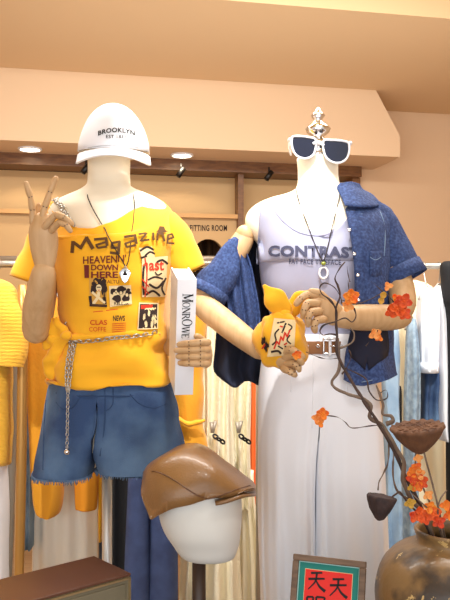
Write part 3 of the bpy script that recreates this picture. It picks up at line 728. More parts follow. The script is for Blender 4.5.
for a, b_, c_, d_ in (((319, 295, 1.75), (308, 294, 1.735), (301, 298, 1.725), (296, 304, 1.725)), ((318, 303, 1.735), (307, 303, 1.715), (304, 310, 1.71), (303, 317, 1.72)), ((320, 311, 1.73), (311, 312, 1.705), (308, 318, 1.705), (308, 325, 1.715)), ((324, 319, 1.735), (316, 320, 1.715), (314, 326, 1.712), (315, 331, 1.72))):
    finger(HB2, [W(*a), W(*b_), W(*c_), W(*d_)], .0098, .0074)
finger(HB2, [W(330, 304, 1.76), W(320, 293, 1.745), W(311, 291, 1.735)], .0098, .0078)
pl = MB(); pl.tube([Vector((RM.location.x, 2.06, .13)), Vector((RM.location.x, 2.06, W(0, 436, 2).z))], .0155, 20, 1); pl.build('stand_pole', CHROME, RM)
pb = MB(); pb.lathe(Vector((RM.location.x, 2.06, .12)), [(.15, 0), (.15, .006), (.03, .012), (.018, .03)], 40); pb.build('base_plate', CHROME, RM)

# lavender tank top
TT = thing('tank_top', 'lavender-grey printed tank top on the right mannequin', 'tank top', Vector((RM.location.x, 2.0, W(0, 340, 2).z)))
tk = MB()
lower = [ell(258.5, 377, 262, .131, .112), ell(262, 374, 282, .126, .108), ell(268, 369, 305, .113, .100), ell(273, 363, 330, .100, .094), ell(271, 366, 350, .104, .10)]
tk.loft(rings_smooth(lower, 5), False, False)
def toppatch(front):
    topc = [(257.5, 250), (257, 232), (258.5, 217), (261, 208), (269, 203.5), (277, 214), (286, 224), (300, 232), (318, 235), (333, 231), (343, 221), (349, 210), (353, 203), (362, 204), (371, 212), (376, 228), (377.5, 250)]
    if not front: topc = [(x, min(y, 226)) if 285 < x < 345 else (x, y) for x, y in topc]
    T = smooth([Vector((x, y)) for x, y in topc], 3); n = len(T); rows = []
    for r in range(13):
        v = r / 12; row = []
        for i, tpt in enumerate(T):
            xb = 257.6 + (377.9 - 257.6) * i / (n - 1); a = PI * (1 - i / (n - 1))
            x = xb + (tpt.x - xb) * v; y = 264 + (tpt.y - 264) * v
            base = W(x, y, 2.0); d = Vector((0, 1 if front else -1, 0)); st = Vector((base.x, 1 if front else 3, base.z)); h = tbv.ray_cast(st, d, 2)
            f = 2 * i / (n - 1) - 1
            ey = (0.131 if front else .112) * (max(0, 1 - abs(f) ** 2.3)) ** (1 / 2.3)
            yy = (2.0 - ey) if front else (2.0 + ey)
            if h[0]: q = h[0].y + (-.006 if front else .006); 
            else: q = yy
            wv = sst(0, .8, v); q = (min(q, yy) if front else max(q, yy)) * (1 - wv) + q * wv
            row.append(Vector((base.x, q, base.z)))
        rows.append(row)
    tk.grid(rows)
toppatch(True); toppatch(False)
tk.wrinkle(.006, (14, 14, 14), 8)
tkv = tk.bvh(); tk.build('body', TANK, TT, solid=.002)
it = []
def cs(x, y, u, v): return x, y + 1.6 * u + (1 - 2.2 * abs(u - .45)) * (-.8)
font_px(it, 'CONTRAST', 268, 360, 245.5, 257, .045, 1.05, cs)
font_px(it, 'FAT FACE TYPEFACE', 289, 341, 258.5, 264, .02, 1.1, lambda x, y, u, v: (x, y + 1.2 * u))
decal('lettering', it, SLATEINK, tkv, TT, .004, 1.89)
c = MB(); c.tube([on(tkv, x, y, .001, 1.9) for x, y in ((272, 206), (278, 215), (287, 224.5), (300, 232.5), (318, 235.5), (332, 232), (342, 223))], .0028, 8, 4); c.build('neck_binding', mat('binding_lavender', (168, 168, 192), .85), TT)

# white trousers
TR = thing('white_trousers', 'white wide-leg pleated trousers on the right mannequin', 'trousers', Vector((RM.location.x, 2.0, .125)))
tm = MB()
YB = 310 + (CAMZ - .13) * F / 2.0
two_legs(tm, [(333, 266, 365, .108, .104), (345, 265, 367, .114, .108), (362, 262, 370, .122, .116), (390, 259, 375, .130, .13), (420, 258, 379, .135, .134), (460, 257.5, 382, .138, .136), (520, 258.5, 386, .138, .136), (600, 261, 390, .138, .136), (YB, 263, 394, .138, .136)],
    lambda y: 314 - 3 * sst(400, 460, y), lambda y: .6 * sst(440, 520, y), lambda y: .45 * sst(425, 500, y), 333, (YB, YB), 3.0, 96,
    lambda t, y, s: .006 * sst(380, 560, y) * (math.sin(7 * t + (.4 if s < 0 else 1.3)) + .6 * math.sin(15 * t + s)))
tm.wrinkle(.005, (12, 12, 4), 2); tmv = tm.bvh()
tm.build('legs', WHITE, TR)
seam('pleat', [(292, 360), (291.5, 375), (291, 392)], .0016, WHITE, TR, tmv, 5, -.0006)
seam('pleat', [(344, 360), (346, 375), (347, 392)], .0016, WHITE, TR, tmv, 5, -.0006)
seam('fly_seam', [(313, 356), (313, 390), (312, 428)], .0014, WHITE, TR, tmv, 5, 0)
for x in (300, 330, 290, 352):
    seam('belt_loop', [(x, 336), (x, 346), (x, 357)], .004, WHITE, TR, tmv, 3, .004)
# belt
BT = thing('belt', 'brown leather belt with a silver buckle around the white trousers', 'belt', Vector((RM.location.x, 2.0, W(0, 352, 1.89).z)))
c = MB(); r0 = ell(265.2, 367, 339.5, .1155, .112); r1 = ell(264.6, 367.6, 351.5, .1205, .116); r0i = ell(267, 365, 339.5, .113, .109); r1i = ell(267, 365, 351.5, .116, .112)
c.loft([r0i, r0, r1, r1i], False, False); bv = c.bvh(); c.build('strap', BELTL, BT, bevel=.001)
c = MB(); q = on(bv, 330, 346, .004); dx = Vector((.00267, 0, 0)); dz = Vector((0, 0, .00267))
P4 = [q + dx * -6 + dz * 7, q + dx * 6 + dz * 7, q + dx * 6 - dz * 7, q + dx * -6 - dz * 7]
for i in range(4): c.tube([P4[i], P4[(i + 1) % 4]], .0028, 8, 1, 0, True, 1, None, True)
c.tube([q, q + dx * 8], .002, 8, 1); c.build('buckle', CHROME, BT)
for x in (307, 318, 341):
    c = MB(); c.torus(on(bv, x, 346, .003), .0035, .0011, (0, 1, 0), 12, 6); c.build('eyelet', CHROME, BT)

# denim shirt worn off one shoulder
DS = thing('denim_shirt', 'dark blue denim overshirt slipping off one shoulder of the right mannequin', 'shirt', Vector((RM.location.x + .1, 2.02, W(0, 386, 2).z)))
def rowpts(ctrl, n=40):
    p = [W(*c) for c in ctrl]; return [cr(p, i * (len(p) - 1) / (n - 1)) for i in range(n)]
rows = [rowpts([(344, 200, 1.965), (352, 200, 1.965), (366, 199, 1.985), (372, 198, 2.03), (352, 194, 2.075), (330, 192, 2.085), (316, 192, 2.085)]),
        rowpts([(345, 208, 1.94), (355, 207, 1.935), (376, 205, 1.97), (384, 204, 2.03), (360, 200, 2.10), (335, 200, 2.115), (312, 200, 2.115)]),
        rowpts([(348, 222, 1.895), (360, 220, 1.89), (382, 218, 1.93), (393, 216, 2.02), (365, 215, 2.12), (335, 215, 2.135), (305, 215, 2.13)]),
        rowpts([(351, 240, 1.868), (364, 240, 1.862), (383, 240, 1.90), (391, 240, 2.02), (365, 240, 2.13), (335, 240, 2.14), (300, 240, 2.13)]),
        rowpts([(354, 265, 1.858), (367, 265, 1.852), (383, 265, 1.89), (389, 265, 2.02), (365, 265, 2.13), (330, 265, 2.14), (285, 265, 2.13)]),
        rowpts([(355, 295, 1.862), (368, 295, 1.855), (383, 295, 1.89), (389, 295, 2.02), (365, 295, 2.12), (325, 295, 2.13), (270, 295, 2.12)]),
        rowpts([(352, 325, 1.868), (367, 325, 1.858), (384, 325, 1.89), (390, 325, 2.02), (365, 325, 2.12), (322, 325, 2.13), (262, 325, 2.12)]),
        rowpts([(346, 352, 1.862), (364, 352, 1.848), (386, 352, 1.88), (392, 352, 2.02), (365, 352, 2.13), (320, 352, 2.15), (260, 352, 2.13)]),
        rowpts([(344, 372, 1.858), (362, 376, 1.842), (388, 374, 1.875), (394, 370, 2.02), (365, 376, 2.14), (320, 380, 2.16), (262, 378, 2.13)]),
        rowpts([(343, 380, 1.856), (362, 386, 1.838), (389, 379, 1.873), (395, 374, 2.02), (365, 382, 2.14), (320, 386, 2.16), (262, 382, 2.13)])]
cols = [smooth([r[j] for r in rows], 4) for j in range(40)]
sb = MB(); sb.grid([[c_[i] for c_ in cols] for i in range(len(cols[0]))])
sleeve(sb, [W(366, 208, 1.99), W(378, 226, 1.985), W(389, 252, 1.975), W(403, 279, 1.955)], [.030, .052, .058, .060], .8)
sb.wrinkle(.010, (10, 10, 8), 21); sb.wrinkle(.009, (12, 12, 7), 3, None, True)
sv = sb.bvh(); sb.build('body', SHIRTD, DS, solid=.0025)
# slipped half: sleeve on the far arm and the back falling behind it
sb = MB()
sleeve(sb, [W(237, 239, 1.98), W(229, 256, 1.97), W(219, 276, 1.955), W(208, 294, 1.943)], [.014, .034, .045, .046], .92)
sb.wrinkle(.008, (14, 14, 8), 31); sb.wrinkle(.012, (16, 16, 8), 2, None, True); sb.build('slipped_sleeve', SHIRTD, DS, solid=.0025)
c = MB(); c.tube([W(211.5, 288, 1.947), W(206.5, 296.5, 1.943)], [.0495, .0495], 32, 1, 0, False, .94, (0, 1, 0)); c.build('cuff', SHIRTD, DS, solid=.004)
c = MB(); c.tube([W(397, 268, 1.962), W(404, 281, 1.955)], [.0625, .0645], 32, 1, 0, False, .84, (0, 1, 0)); c.build('cuff', SHIRTD, DS, solid=.004)
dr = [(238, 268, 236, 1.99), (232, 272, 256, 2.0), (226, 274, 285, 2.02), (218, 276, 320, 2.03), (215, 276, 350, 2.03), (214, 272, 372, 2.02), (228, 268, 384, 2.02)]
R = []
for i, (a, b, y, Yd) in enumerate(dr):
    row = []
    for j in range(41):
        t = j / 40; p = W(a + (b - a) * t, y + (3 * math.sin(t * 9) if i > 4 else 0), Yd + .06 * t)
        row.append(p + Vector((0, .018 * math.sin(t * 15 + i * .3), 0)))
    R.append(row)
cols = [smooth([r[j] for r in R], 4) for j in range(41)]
sb = MB(); sb.grid([[c_[i] for c_ in cols] for i in range(len(cols[0]))]); sb.build('slipped_half', mat('dark_shirt_navy', (20, 24, 42), .9, rgb2=(28, 34, 56), nscale=14), DS, solid=.003)  # slipped half is a darker navy than the sleeves
# the strip of sleeve fabric beside the arm
c = MB(); rows = [[W(232 + 8 * t + q * .0, y + 6 * t, 1.94 + .03 * t + .012 * math.sin(t * 7)) for t in [k / 14 for k in range(15)]] for y, q in ((240, 0),)]
Rr = []
for (a, b, y) in ((229, 240, 239), (226, 250, 262), (226, 256, 290), (230, 260, 318), (233, 258, 345)):
    Rr.append([W(a + (b - a) * k / 20, y, 1.955 + .02 * (k / 20) + .012 * math.sin(k * .8)) for k in range(21)])
cols = [smooth([r[j] for r in Rr], 4) for j in range(21)]
c = MB(); c.grid([[c_[i] for c_ in cols] for i in range(len(cols[0]))]); c.build('slipped_front', SHIRTD, DS, solid=.003)
# placket, collar, pocket, lining, buttons
c = MB(); e = [(345, 210), (349, 226), (352, 245), (354.5, 268), (355, 295), (353, 322)]
rr = []
for k in range(6): rr.append([on(sv, x + 1 + k * 1.7, y, .003, 1.87) for x, y in [tuple(v) for v in smooth([Vector(q) for q in e], 5)]])
c.grid(rr); c.build('placket', SHIRTD, DS, solid=.003)
col = [[(337, 188, 1.955), (350, 186, 1.965), (362, 190, 2.0), (360, 189, 2.06), (338, 186, 2.085)],
       [(339, 184, 1.962), (350, 182, 1.975), (359, 184, 2.0), (354, 184, 2.05), (336, 183, 2.07)],
       [(341, 196, 1.935), (354, 193, 1.94), (369, 196, 1.98), (370, 194, 2.06), (344, 191, 2.10)],
       [(345, 205, 1.905), (361, 207, 1.905), (378, 206, 1.955), (376, 201, 2.07), (344, 197, 2.11)]]
col = [col[1], col[0], col[2], col[3]]
R = [rowpts(q, 24) for q in col]; cols = [smooth([r[j] for r in R], 4) for j in range(24)]
c = MB(); c.grid([[q[i] for q in cols] for i in range(len(cols[0]))]); c.build('collar', SHIRTD, DS, solid=.004)
it = []; rect_px(it, [(378, 250), (388.5, 250), (388.5, 275), (378, 275)], 0)
c = MB(); c.grid([[on(sv, x, y + (3 * (1 - abs(k - 4) / 4) if y > 272 else 0), .004, 1.88) for k, x in enumerate([370 + 1.4 * q for q in range(9)])] for y in (251, 254, 257, 262, 268, 274)]); c.build('pocket', SHIRTD, DS, solid=.003)
seam('pocket_stitch', [(370, 257), (375.5, 260), (381, 257)], .0011, DTHR, DS, sv, 4, .006)
seam('armhole_seam', [(368, 200), (380, 212), (385, 232), (384, 256)], .0016, DTHR, DS, sv, 5, .001)
seam('yoke_seam', [(349, 216), (362, 214), (380, 215)], .0012, DTHR, DS, sv, 5, .001)
seam('hem_seam', [(346, 377), (362, 382), (386, 376)], .0012, DTHR, DS, sv, 4, .001)
for x, y in ((349.5, 230), (354.5, 254), (358, 275), (358.5, 300)):
    c = MB(); q = on(sv, x, y, .006, 1.86); c.lathe(Vector((0, 0, 0)), [(.0048, 0), (.0048, .002), (.003, .003)], 14)
    c.v = [q + Vector((p.x, -p.z, p.y)) for p in c.v]; c.build('button', CHROME, DS)
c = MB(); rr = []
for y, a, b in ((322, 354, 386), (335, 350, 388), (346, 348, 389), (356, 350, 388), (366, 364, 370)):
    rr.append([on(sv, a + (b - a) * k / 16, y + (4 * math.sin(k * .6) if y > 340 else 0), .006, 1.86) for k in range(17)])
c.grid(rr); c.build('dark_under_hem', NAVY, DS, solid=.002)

# sunglasses
SG = thing('sunglasses', 'white framed sunglasses with dark lenses resting on the silver finial', 'sunglasses', W(320, 150, 1.95))
def lens_pts(cx, cy, s, k=1.0):
    base = [(-14, -8), (-4, -10), (8, -10), (14, -8), (14.5, 0), (11, 8), (3, 12), (-6, 11), (-12.5, 5)]
    return [W(cx + s * x * k, cy + y * .98 * (k / .84) ** .5 + x * s * .08, 1.945) for x, y in base]
for cx, cy, s, sw in ((304, 146.5, -1, .84), (336, 150.5, 1, .90)):
    ctrl = lens_pts(cx, cy, s, sw); P = smooth(ctrl, 5, True)
    c = MB(); c.prism([p + Vector((0, .001, 0)) for p in smooth(lens_pts(cx, cy, s, sw * .96), 4, True)], (0, .002, 0)); c.build('lens', LENS, SG, flat=True)
    c = MB(); c.tube(P + [P[0]], .0028, 8, 1, 0, False); c.build('rim', WHITE, SG)
    e = W(cx + s * 15 * sw, cy - 8 * sw, 1.945)
    c = MB(); c.tube([e, e + Vector((s * .004, .01, .002)), e + Vector((s * .0, .07, -.004)), e + Vector((-s * .01, .13, -.012))], [.005, .0045, .003, .003], 8, 4); c.build('temple', WHITE, SG)
c = MB(); c.tube([W(313, 144, 1.944), W(318, 142, 1.942), W(324, 145.5, 1.944)], .0042, 8, 4); c.build('bridge', WHITE, SG)

# necklace right
NR = thing('cord_necklace', 'thin dark cord necklace with a clear ring pendant over the lavender tank', 'necklace', W(323, 280, 1.85))
c = MB()
c.tube([W(296, 188, 1.985), W(297, 194, 1.945), W(301, 208, 1.93), W(308, 226, 1.90)] + [on(tkv, x, y, .006, 1.87) for x, y in ((314, 242), (319, 254), (323, 262))], .0013, 6, 6)
c.tube([W(340, 188, 1.985), W(339.5, 196, 1.94), W(336, 212, 1.925), W(332, 228, 1.89)] + [on(tkv, x, y, .006, 1.87) for x, y in ((329, 242), (326, 254), (323.5, 262))], .0013, 6, 6)
c.build('cord', CORD, NR)
c = MB(); c.ball(on(tkv, 323.5, 263.5, .008, 1.87), (.006, .005, .005), 12); c.build('bead', mat('green_bead', (140, 150, 50), .3), NR)
c = MB(); c.torus(on(tkv, 323.5, 273, .008, 1.87), .014, .0034, (0, 1, 0), 20, 8, 0, .75, (1, 0, 0)); c.build('ring_pendant', mat('clear_ring', (226, 226, 232), .1, .3), NR)

# yellow bundle bag
BG = thing('knotted_bag', 'yellow knotted fabric bag with a printed pocket, held by the right mannequin', 'bag', W(281, 362, 1.78))
c = MB()
R = []
for y, a, b, f in ((366, 266, 296, .02), (360, 259, 302, .045), (350, 256, 305, .062), (335, 257, 305, .066), (322, 262, 300, .058), (314, 270, 294, .04), (309, 276, 288, .02)):
    R.append(ell(a, b, y, f, f, 1.77, 40, 2.2))
c.loft(rings_smooth(R, 4)); c.wrinkle(.014, (26, 26, 26), 6); c.wrinkle(.005, (60, 60, 60), 9); bgv = c.bvh(); c.build('body', YEL, BG)
def ear(pts, rad, name):
    e = MB(); e.tube(pts, rad, 20, 6, 0, True, .38, (0, 1, .2), True); e.wrinkle(.006, (30, 30, 30), 4); e.build(name, YEL, BG)
ear([W(288, 319, 1.752), W(283, 310, 1.742), W(274, 298, 1.735), W(265, 287, 1.74)], [.008, .023, .026, .005], 'ear')
ear([W(288, 318, 1.765), W(294, 308, 1.765), W(301, 300, 1.765), W(309, 292, 1.77)], [.008, .021, .022, .006], 'ear')
c = MB(); c.ball(W(285, 314, 1.745), (.017, .014, .014), 14); c.wrinkle(.006, (50, 50, 50), 2); c.build('knot', YEL, BG)
it = []
rect_px(it, [(274, 318), (296, 320), (294, 355), (267, 357)], 1, 14)
for p, wd in (([(277, 323), (285, 321.5)], 1.6), ([(286, 323), (282, 333)], 1.8), ([(288, 324), (292, 327), (289, 331)], 1.4), ([(272, 345), (276, 341), (275, 334), (279, 329)], 1.6), ([(271, 352), (278, 351), (281, 354)], 2.2), ([(285, 346), (288, 351), (284, 353)], 1.8), ([(290, 335), (287, 340), (291, 344)], 1.4), ([(278, 346), (283, 349)], 1.4)): stroke_px(it, p, wd, 0, 4)
for p in ([(274, 349), (277, 341), (279, 345), (281, 336), (283, 341), (285, 332), (287, 337), (290, 330)], [(284, 345), (287, 343)], [(280, 326), (283, 327)]): stroke_px(it, p, 1.5, 2, 4, False)
for x, y, s in ((263, 341, 1), (266, 347, 5)): blob_px(it, x, y, 2.2, 4.0, 0, s, 12, .8)
stroke_px(it, [(262, 349), (265, 344)], 1.6, 2, 4, False)
decal('pocket_print', it, [DARKINK, CREAMINK, REDINK], bgv, BG, .003, 1.71, .0002)

# ------------------------------------------------------------------ racks and hanging clothes
def rack(label, x0, x1, specs, foots):
    r = thing('clothes_rack', label, 'clothes rack', Vector(((x0 + x1) / 2, specs[0][0], 0)))
    for (Y, z, m) in specs:
        c = MB(); c.tube([Vector((x0, Y, z)), Vector((x1, Y, z))], .0125, 14, 1); c.build('rail', m, r)
    Ys = [s[0] for s in specs]
    for x, m in foots:
        for Y, z, _ in specs:
            c = MB(); c.tube([Vector((x, Y, 0.0)), Vector((x, Y, z))], .014, 14, 1); c.build('post', m, r)
        c = MB(); c.tube([Vector((x, min(Ys) - .2, .015)), Vector((x, max(Ys) + .2, .015))], .014, 12, 1); c.build('foot', m, r)
    return r
ZL = W(0, 264, 2.6).z; ZL2 = W(0, 259, 3.0).z
rack('silver double clothes rack behind the left mannequin', -1.35, .14, [(2.6, ZL, STEEL), (3.0, ZL2, STEEL)], [(-1.3, STEEL), (.12, STEEL)])
ZR = W(0, 266, 2.9).z
rack('silver clothes rack at the right edge holding white shirts and jeans', .52, 1.35, [(2.9, ZR, STEEL)], [(.54, STEEL), (1.33, STEEL)])
RAIL = {2.6: ZL, 3.0: ZL2, 2.9: ZR}
def near_rail(Y): return min(RAIL, key=lambda k: abs(k - Y))
def hanger(px, ytop, Y, wpx, what, m=STEEL, shoulders=True):
    rz = RAIL[near_rail(Y)]; base = W(px, ytop, Y); rY = near_rail(Y)
    h = thing('hanger', 'wire hanger hooked on the rail holding the ' + what, 'hanger', Vector((base.x, rY, base.z)), 'hangers on the clothes racks')
    c = MB(); top = Vector((base.x, rY, rz + .0145)); 
    c.tube([top + Vector((0, .018, -.03)), top + Vector((0, .017, -.008)), top + Vector((0, 0, .002)), top + Vector((0, -.017, -.01)), top + Vector((0, -.012, -.04)), Vector((base.x, Y, base.z + .01))], .0022, 8, 5); c.build('hook', m, h)
    hwd = wpx / F * Y / 2
    c = MB(); c.tube([base + Vector((-hwd, 0, -.05)), base + Vector((-hwd * .4, 0, -.012)), base, base + Vector((hwd * .4, 0, -.012)), base + Vector((hwd, 0, -.05))], .004, 8, 4); c.build('arms', m, h)
def garment(name, label, cat, prof, Y, m, nf=4, amp=.012, group=None, seed=1, hang=None, sub=None, th=.05, p=2.6, wr=.008):
    """prof rows: (py, left px, right px)"""
    R = []; n = 72
    for i, (y, a, b) in enumerate(prof):
        k = i / (len(prof) - 1); f = th * (0.35 + .65 * min(1, k * 3))
        r = ell(a, b, y, f, f, Y, n, p)
        for j, q in enumerate(r):
            t = 2 * PI * j / n; cx = W((a + b) / 2, y, Y)
            r[j] = q + Vector((0, -1 if math.sin(t) > 0 else 1, 0)) * amp * min(1, k * 2.5) * math.sin(nf * math.cos(t) * 2.4 + seed + i * .25) * abs(math.sin(t)) ** .5
        R.append(r)
    mb = MB(); mb.loft(rings_smooth(R, 4)); mb.wrinkle(wr, (10, 10, 5), seed)
    o = tag(mb.build(name, m), label, cat, group)
    if hang: hanger(hang[0], hang[1], Y, hang[2], hang[3])
    return o
# --- left end
KN = thing('knit_sweater', 'yellow ribbed knit sweater at the left edge of the photo', 'sweater', W(-8, 470, 2.5))
c = MB(); R = [ell(-22, 2, 279, .02, .02, 2.5), ell(-34, 12, 285, .05, .05, 2.5), ell(-40, 17, 300, .06, .06, 2.5), ell(-38, 14, 330, .06, .06, 2.5), ell(-36, 12, 380, .06, .06, 2.5), ell(-34, 12, 440, .06, .06, 2.5), ell(-32, 11, 464, .06, .06, 2.5)]
c.loft(rings_smooth(R, 4)); sleeve(c, [W(2, 292, 2.47), W(10, 315, 2.46), W(12, 340, 2.455), W(10, 366, 2.45)], [.035, .05, .052, .046], .8); c.wrinkle(.010, (8, 8, 14), 3); c.build('body', KNIT, KN)
hanger(-10, 279, 2.5, 30, 'yellow ribbed knit sweater')
garment('white_skirt', 'white garment hanging low at the left edge below the yellow knit', 'skirt', [(440, -30, 6), (480, -32, 8), (540, -34, 8), (640, -36, 9)], 2.54, WHITE, 3, seed=2)
gp = MB(); gp.tube([W(14.5, 300, 2.57), W(13.5, 380, 2.57), W(8, 560, 2.57), W(0, 700, 2.57), Vector((W(-4, 0, 2.57).x, 2.57, 0.0))], .016, 14, 3, 0, True, .8)
tag(gp.build('upright_post', GREYP), 'grey upright post beside the yellow knit at left', 'post')
gp = MB(); gp.tube([W(23, 285, 2.46), W(22, 420, 2.46), W(19, 575, 2.46), Vector((W(17, 0, 2.46).x, 2.46, 0.0))], .0165, 14, 3)
tag(gp.build('upright_post', BRASS), 'brass-coloured upright post just left of the raised arm elbow', 'post')
garment('jeans', 'pale blue jeans strip hanging behind the brass post', 'jeans', [(330, 20, 36), (430, 24, 36), (547, 25, 34)], 2.75, LTDEN, 2, seed=4)
garment('mustard_dress', 'mustard knit dress with a rounded hem behind the left leg of the shorts', 'dress', [(290, 30, 50), (300, 22, 58), (345, 26, 62), (420, 30, 62), (480, 33, 63), (500, 33.5, 62.5), (512, 36, 60), (516, 41, 56)], 2.62, MUST, 2, .006, seed=5, hang=(40, 289, 24, 'mustard knit dress'))
garment('white_trousers', 'white hanging trousers below the mustard dress', 'trousers', [(300, 36, 84), (400, 34, 92), (500, 33, 97), (600, 32, 99), (680, 32, 100)], 2.80, mat('ivory_cotton', (244, 240, 230), .85), 5, .012, seed=6, hang=(60, 296, 30, 'white trousers behind the left mannequin'))
garment('mustard_blouse', 'mustard blouse hem showing under the crotch of the denim shorts', 'blouse', [(290, 72, 92), (305, 64, 104), (400, 72, 100), (490, 75, 98), (508, 76, 97)], 2.68, mat('deep_mustard', (214, 138, 22), .85), 2, .006, seed=7, hang=(84, 287, 26, 'mustard blouse under the denim shorts'))
garment('yellow_scarf', 'narrow bright yellow scarf hanging left of the chrome pole', 'scarf', [(290, 97, 108), (430, 97, 106), (540, 99, 104)], 2.72, YEL, 1, seed=8, th=.02)
garment('blue_trousers', 'slim blue trousers strip right behind the chrome pole', 'trousers', [(300, 98, 116), (450, 99, 113), (600, 98, 112)], 2.95, DENIM, 2, seed=9, th=.03)
garment('black_trousers', 'black hanging trousers right of the chrome pole', 'trousers', [(300, 108, 138), (450, 110, 136), (640, 108, 134)], 2.62, BLACK, 2, seed=10)
garment('white_shirt', 'white garment showing between left arm and yellow top', 'shirt', [(275, 50, 60), (300, 44, 70), (400, 46, 70), (440, 48, 68)], 2.85, WHITE, 2, seed=30)
JN = thing('wide_jeans', 'dark blue wide-leg jeans hanging behind the brown flat cap', 'jeans', W(151, 640, 2.5))
for (a, b, s) in ((126, 152, 1), (149, 176, 3)):
    c = MB(); R = [ell(a + 6, b - 4, 350, .04, .04, 2.52), ell(a + 4, b - 2, 420, .06, .06, 2.52), ell(a + 1, b - 1, 500, .06, .06, 2.52), ell(a - 2, b + 2, 620, .065, .065, 2.52), ell(a - 3, b + 3, 680, .065, .065, 2.52)]
    c.loft(rings_smooth(R, 5)); c.wrinkle(.010, (12, 12, 4), s); c.build('leg', DENIMD, JN)
MS_ = thing('mustard_shirt', 'mustard shirt with a gathered waist hanging behind the wooden hand and book', 'shirt', W(190, 450, 2.6))
c = MB(); R = [ell(182, 192, 282, .02, .02, 2.6), ell(168, 205, 290, .05, .05, 2.6), ell(162, 206, 330, .06, .06, 2.6), ell(166, 203, 380, .06, .06, 2.6), ell(172, 203, 420, .055, .055, 2.6), ell(174, 207, 452, .05, .05, 2.6), ell(172, 209, 475, .05, .05, 2.6)]
c.loft(rings_smooth(R, 4)); c.wrinkle(.014, (12, 12, 12), 8); c.build('body', MUST, MS_)
c = MB(); c.tube([W(178, 418, 2.52), W(190, 424, 2.515), W(205, 420, 2.525)], [.008, .012, .008], 12, 5, 0, True, .7); c.wrinkle(.006, (40, 40, 40), 1); c.build('gathered_waist', MUST, MS_)
hanger(187, 281, 2.6, 26, 'mustard shirt behind the book')
garment('lace_dress', 'cream lace dress hanging between the two mannequins', 'dress', [(284, 206, 222), (294, 196, 236), (340, 198, 236), (420, 200, 232), (520, 190, 238), (640, 182, 244)], 2.7, CREAM, 5, .02, seed=12, hang=(214, 283, 24, 'cream lace dress'))
garment('lace_dress', 'cream lace dress hanging nearest the orange dress', 'dress', [(288, 232, 246), (298, 222, 256), (340, 228, 254), (430, 230, 250), (500, 232, 252), (505, 232, 251)], 2.78, CREAM, 4, .02, seed=14, hang=(239, 287, 22, 'cream lace dress beside the orange dress'))
garment('pleated_skirt', 'pale cream pleated skirt hanging behind the white head form', 'skirt', [(470, 214, 254), (500, 212, 256), (560, 206, 262), (680, 198, 266)], 2.86, CREAM2, 9, .02, seed=15)
garment('cream_trousers', 'plain cream trousers behind the dark stand of the flat cap', 'trousers', [(300, 178, 214), (450, 178, 216), (560, 180, 214), (690, 176, 212)], 2.98, CREAM2, 3, .02, seed=16)
garment('orange_dress', 'orange dress sliver at the left edge of the white trousers', 'dress', [(286, 254, 264), (296, 246, 274), (400, 249, 268), (480, 250, 262), (508, 251, 259)], 3.02, ORANGE, 2, seed=17)
# wire frame clips
for i, (x, y, what) in enumerate(((212, 430, 'left'), (238, 430, 'right'))):
    t = thing('metal_clip', 'small dark metal clip on the ' + ('cream lace dress nearest the mustard shirt' if i == 0 else 'cream lace dress nearest the orange dress'), 'clip', W(x, y, 2.62))
    c = MB(); c.tube([W(x - 1, y - 8, 2.61), W(x + .5, y + 3, 2.60)], .006, 8, 1, 0, True, .5); c.tube([W(x + 3.5, y - 9, 2.61), W(x + .5, y + 3, 2.60)], .006, 8, 1, 0, True, .5); c.build('jaw', GREYP, t)
    chain('clip_chain', [W(x + 1, y + 4, 2.60), W(x + 5, y + 8, 2.595), W(x + 11, y + 12, 2.60)], .014, .0035, BLACKM, t)
# --- right rack
garment('jeans', 'pale blue jeans hanging just right of the white trousers', 'jeans', [(322, 380, 398), (400, 383, 400), (480, 384, 401), (600, 384, 403), (690, 384, 404)], 2.7, LTDEN, 2, seed=18)
garment('black_sliver', 'small black item showing between the two pale jeans', 'bag', [(386, 396, 401), (396, 394, 402), (432, 395, 402), (442, 397, 401)], 2.95, BLACK, 1, seed=19, th=.02)  # dark sliver filling the gap between the jeans
garment('jeans', 'grey-blue studded jeans between pale jeans and white shirts', 'jeans', [(318, 410, 416), (332, 406, 418), (360, 405, 419), (420, 404, 419), (480, 402, 418), (640, 400, 418)], 2.84, GRDEN, 2, seed=20, hang=(411, 317, 12, 'grey-blue jeans'))
WS = garment('white_shirt', 'white shirt with a cuffed sleeve, first on the right rail', 'shirt', [(288, 424, 428), (292, 420, 434), (304, 418, 437), (340, 418, 437), (362, 419, 436), (371, 419, 436)], 2.86, WHITE, 3, .014, seed=21, hang=(426, 287, 14, 'first white shirt'), th=.06)
garment('white_shirt', 'longer white shirt at the right edge, second on the right rail', 'shirt', [(285, 437, 441), (290, 432, 448), (310, 431, 454), (370, 433, 458), (420, 434, 460), (440, 438, 460)], 2.9, WHITE, 3, .014, seed=22, hang=(439, 284, 16, 'longer white shirt'), th=.05)
c = MB(); c.loft([ell(418.2, 436.8, 362, .066, .066, 2.86), ell(418, 437, 372, .067, .067, 2.86)], False, False)
c.build('cuff', WHITE, WS, solid=.004)
garment('jeans', 'mid blue jeans under the first white shirt on the right rack', 'jeans', [(340, 422, 434), (375, 421, 437), (400, 420, 436), (424, 420, 437)], 2.9, DENIM, 2, seed=23)
garment('jeans', 'dark jeans under the longer white shirt at the right edge', 'jeans', [(380, 438, 452), (405, 437, 452), (432, 438, 452)], 2.98, DENIMD, 2, seed=24)
garment('pale_wall_sheet', 'long pale cream sheet added behind the jeans on the right rack for the bright wall', 'coat', [(280, 404, 416), (292, 388, 436), (340, 384, 442), (450, 386, 446), (600, 384, 450), (700, 382, 452)], 3.12, mat('pale_cream', (248, 238, 206), .85), 4, .012, seed=25, th=.04)  # added sheet, its pale colour stands for the brightly lit wall
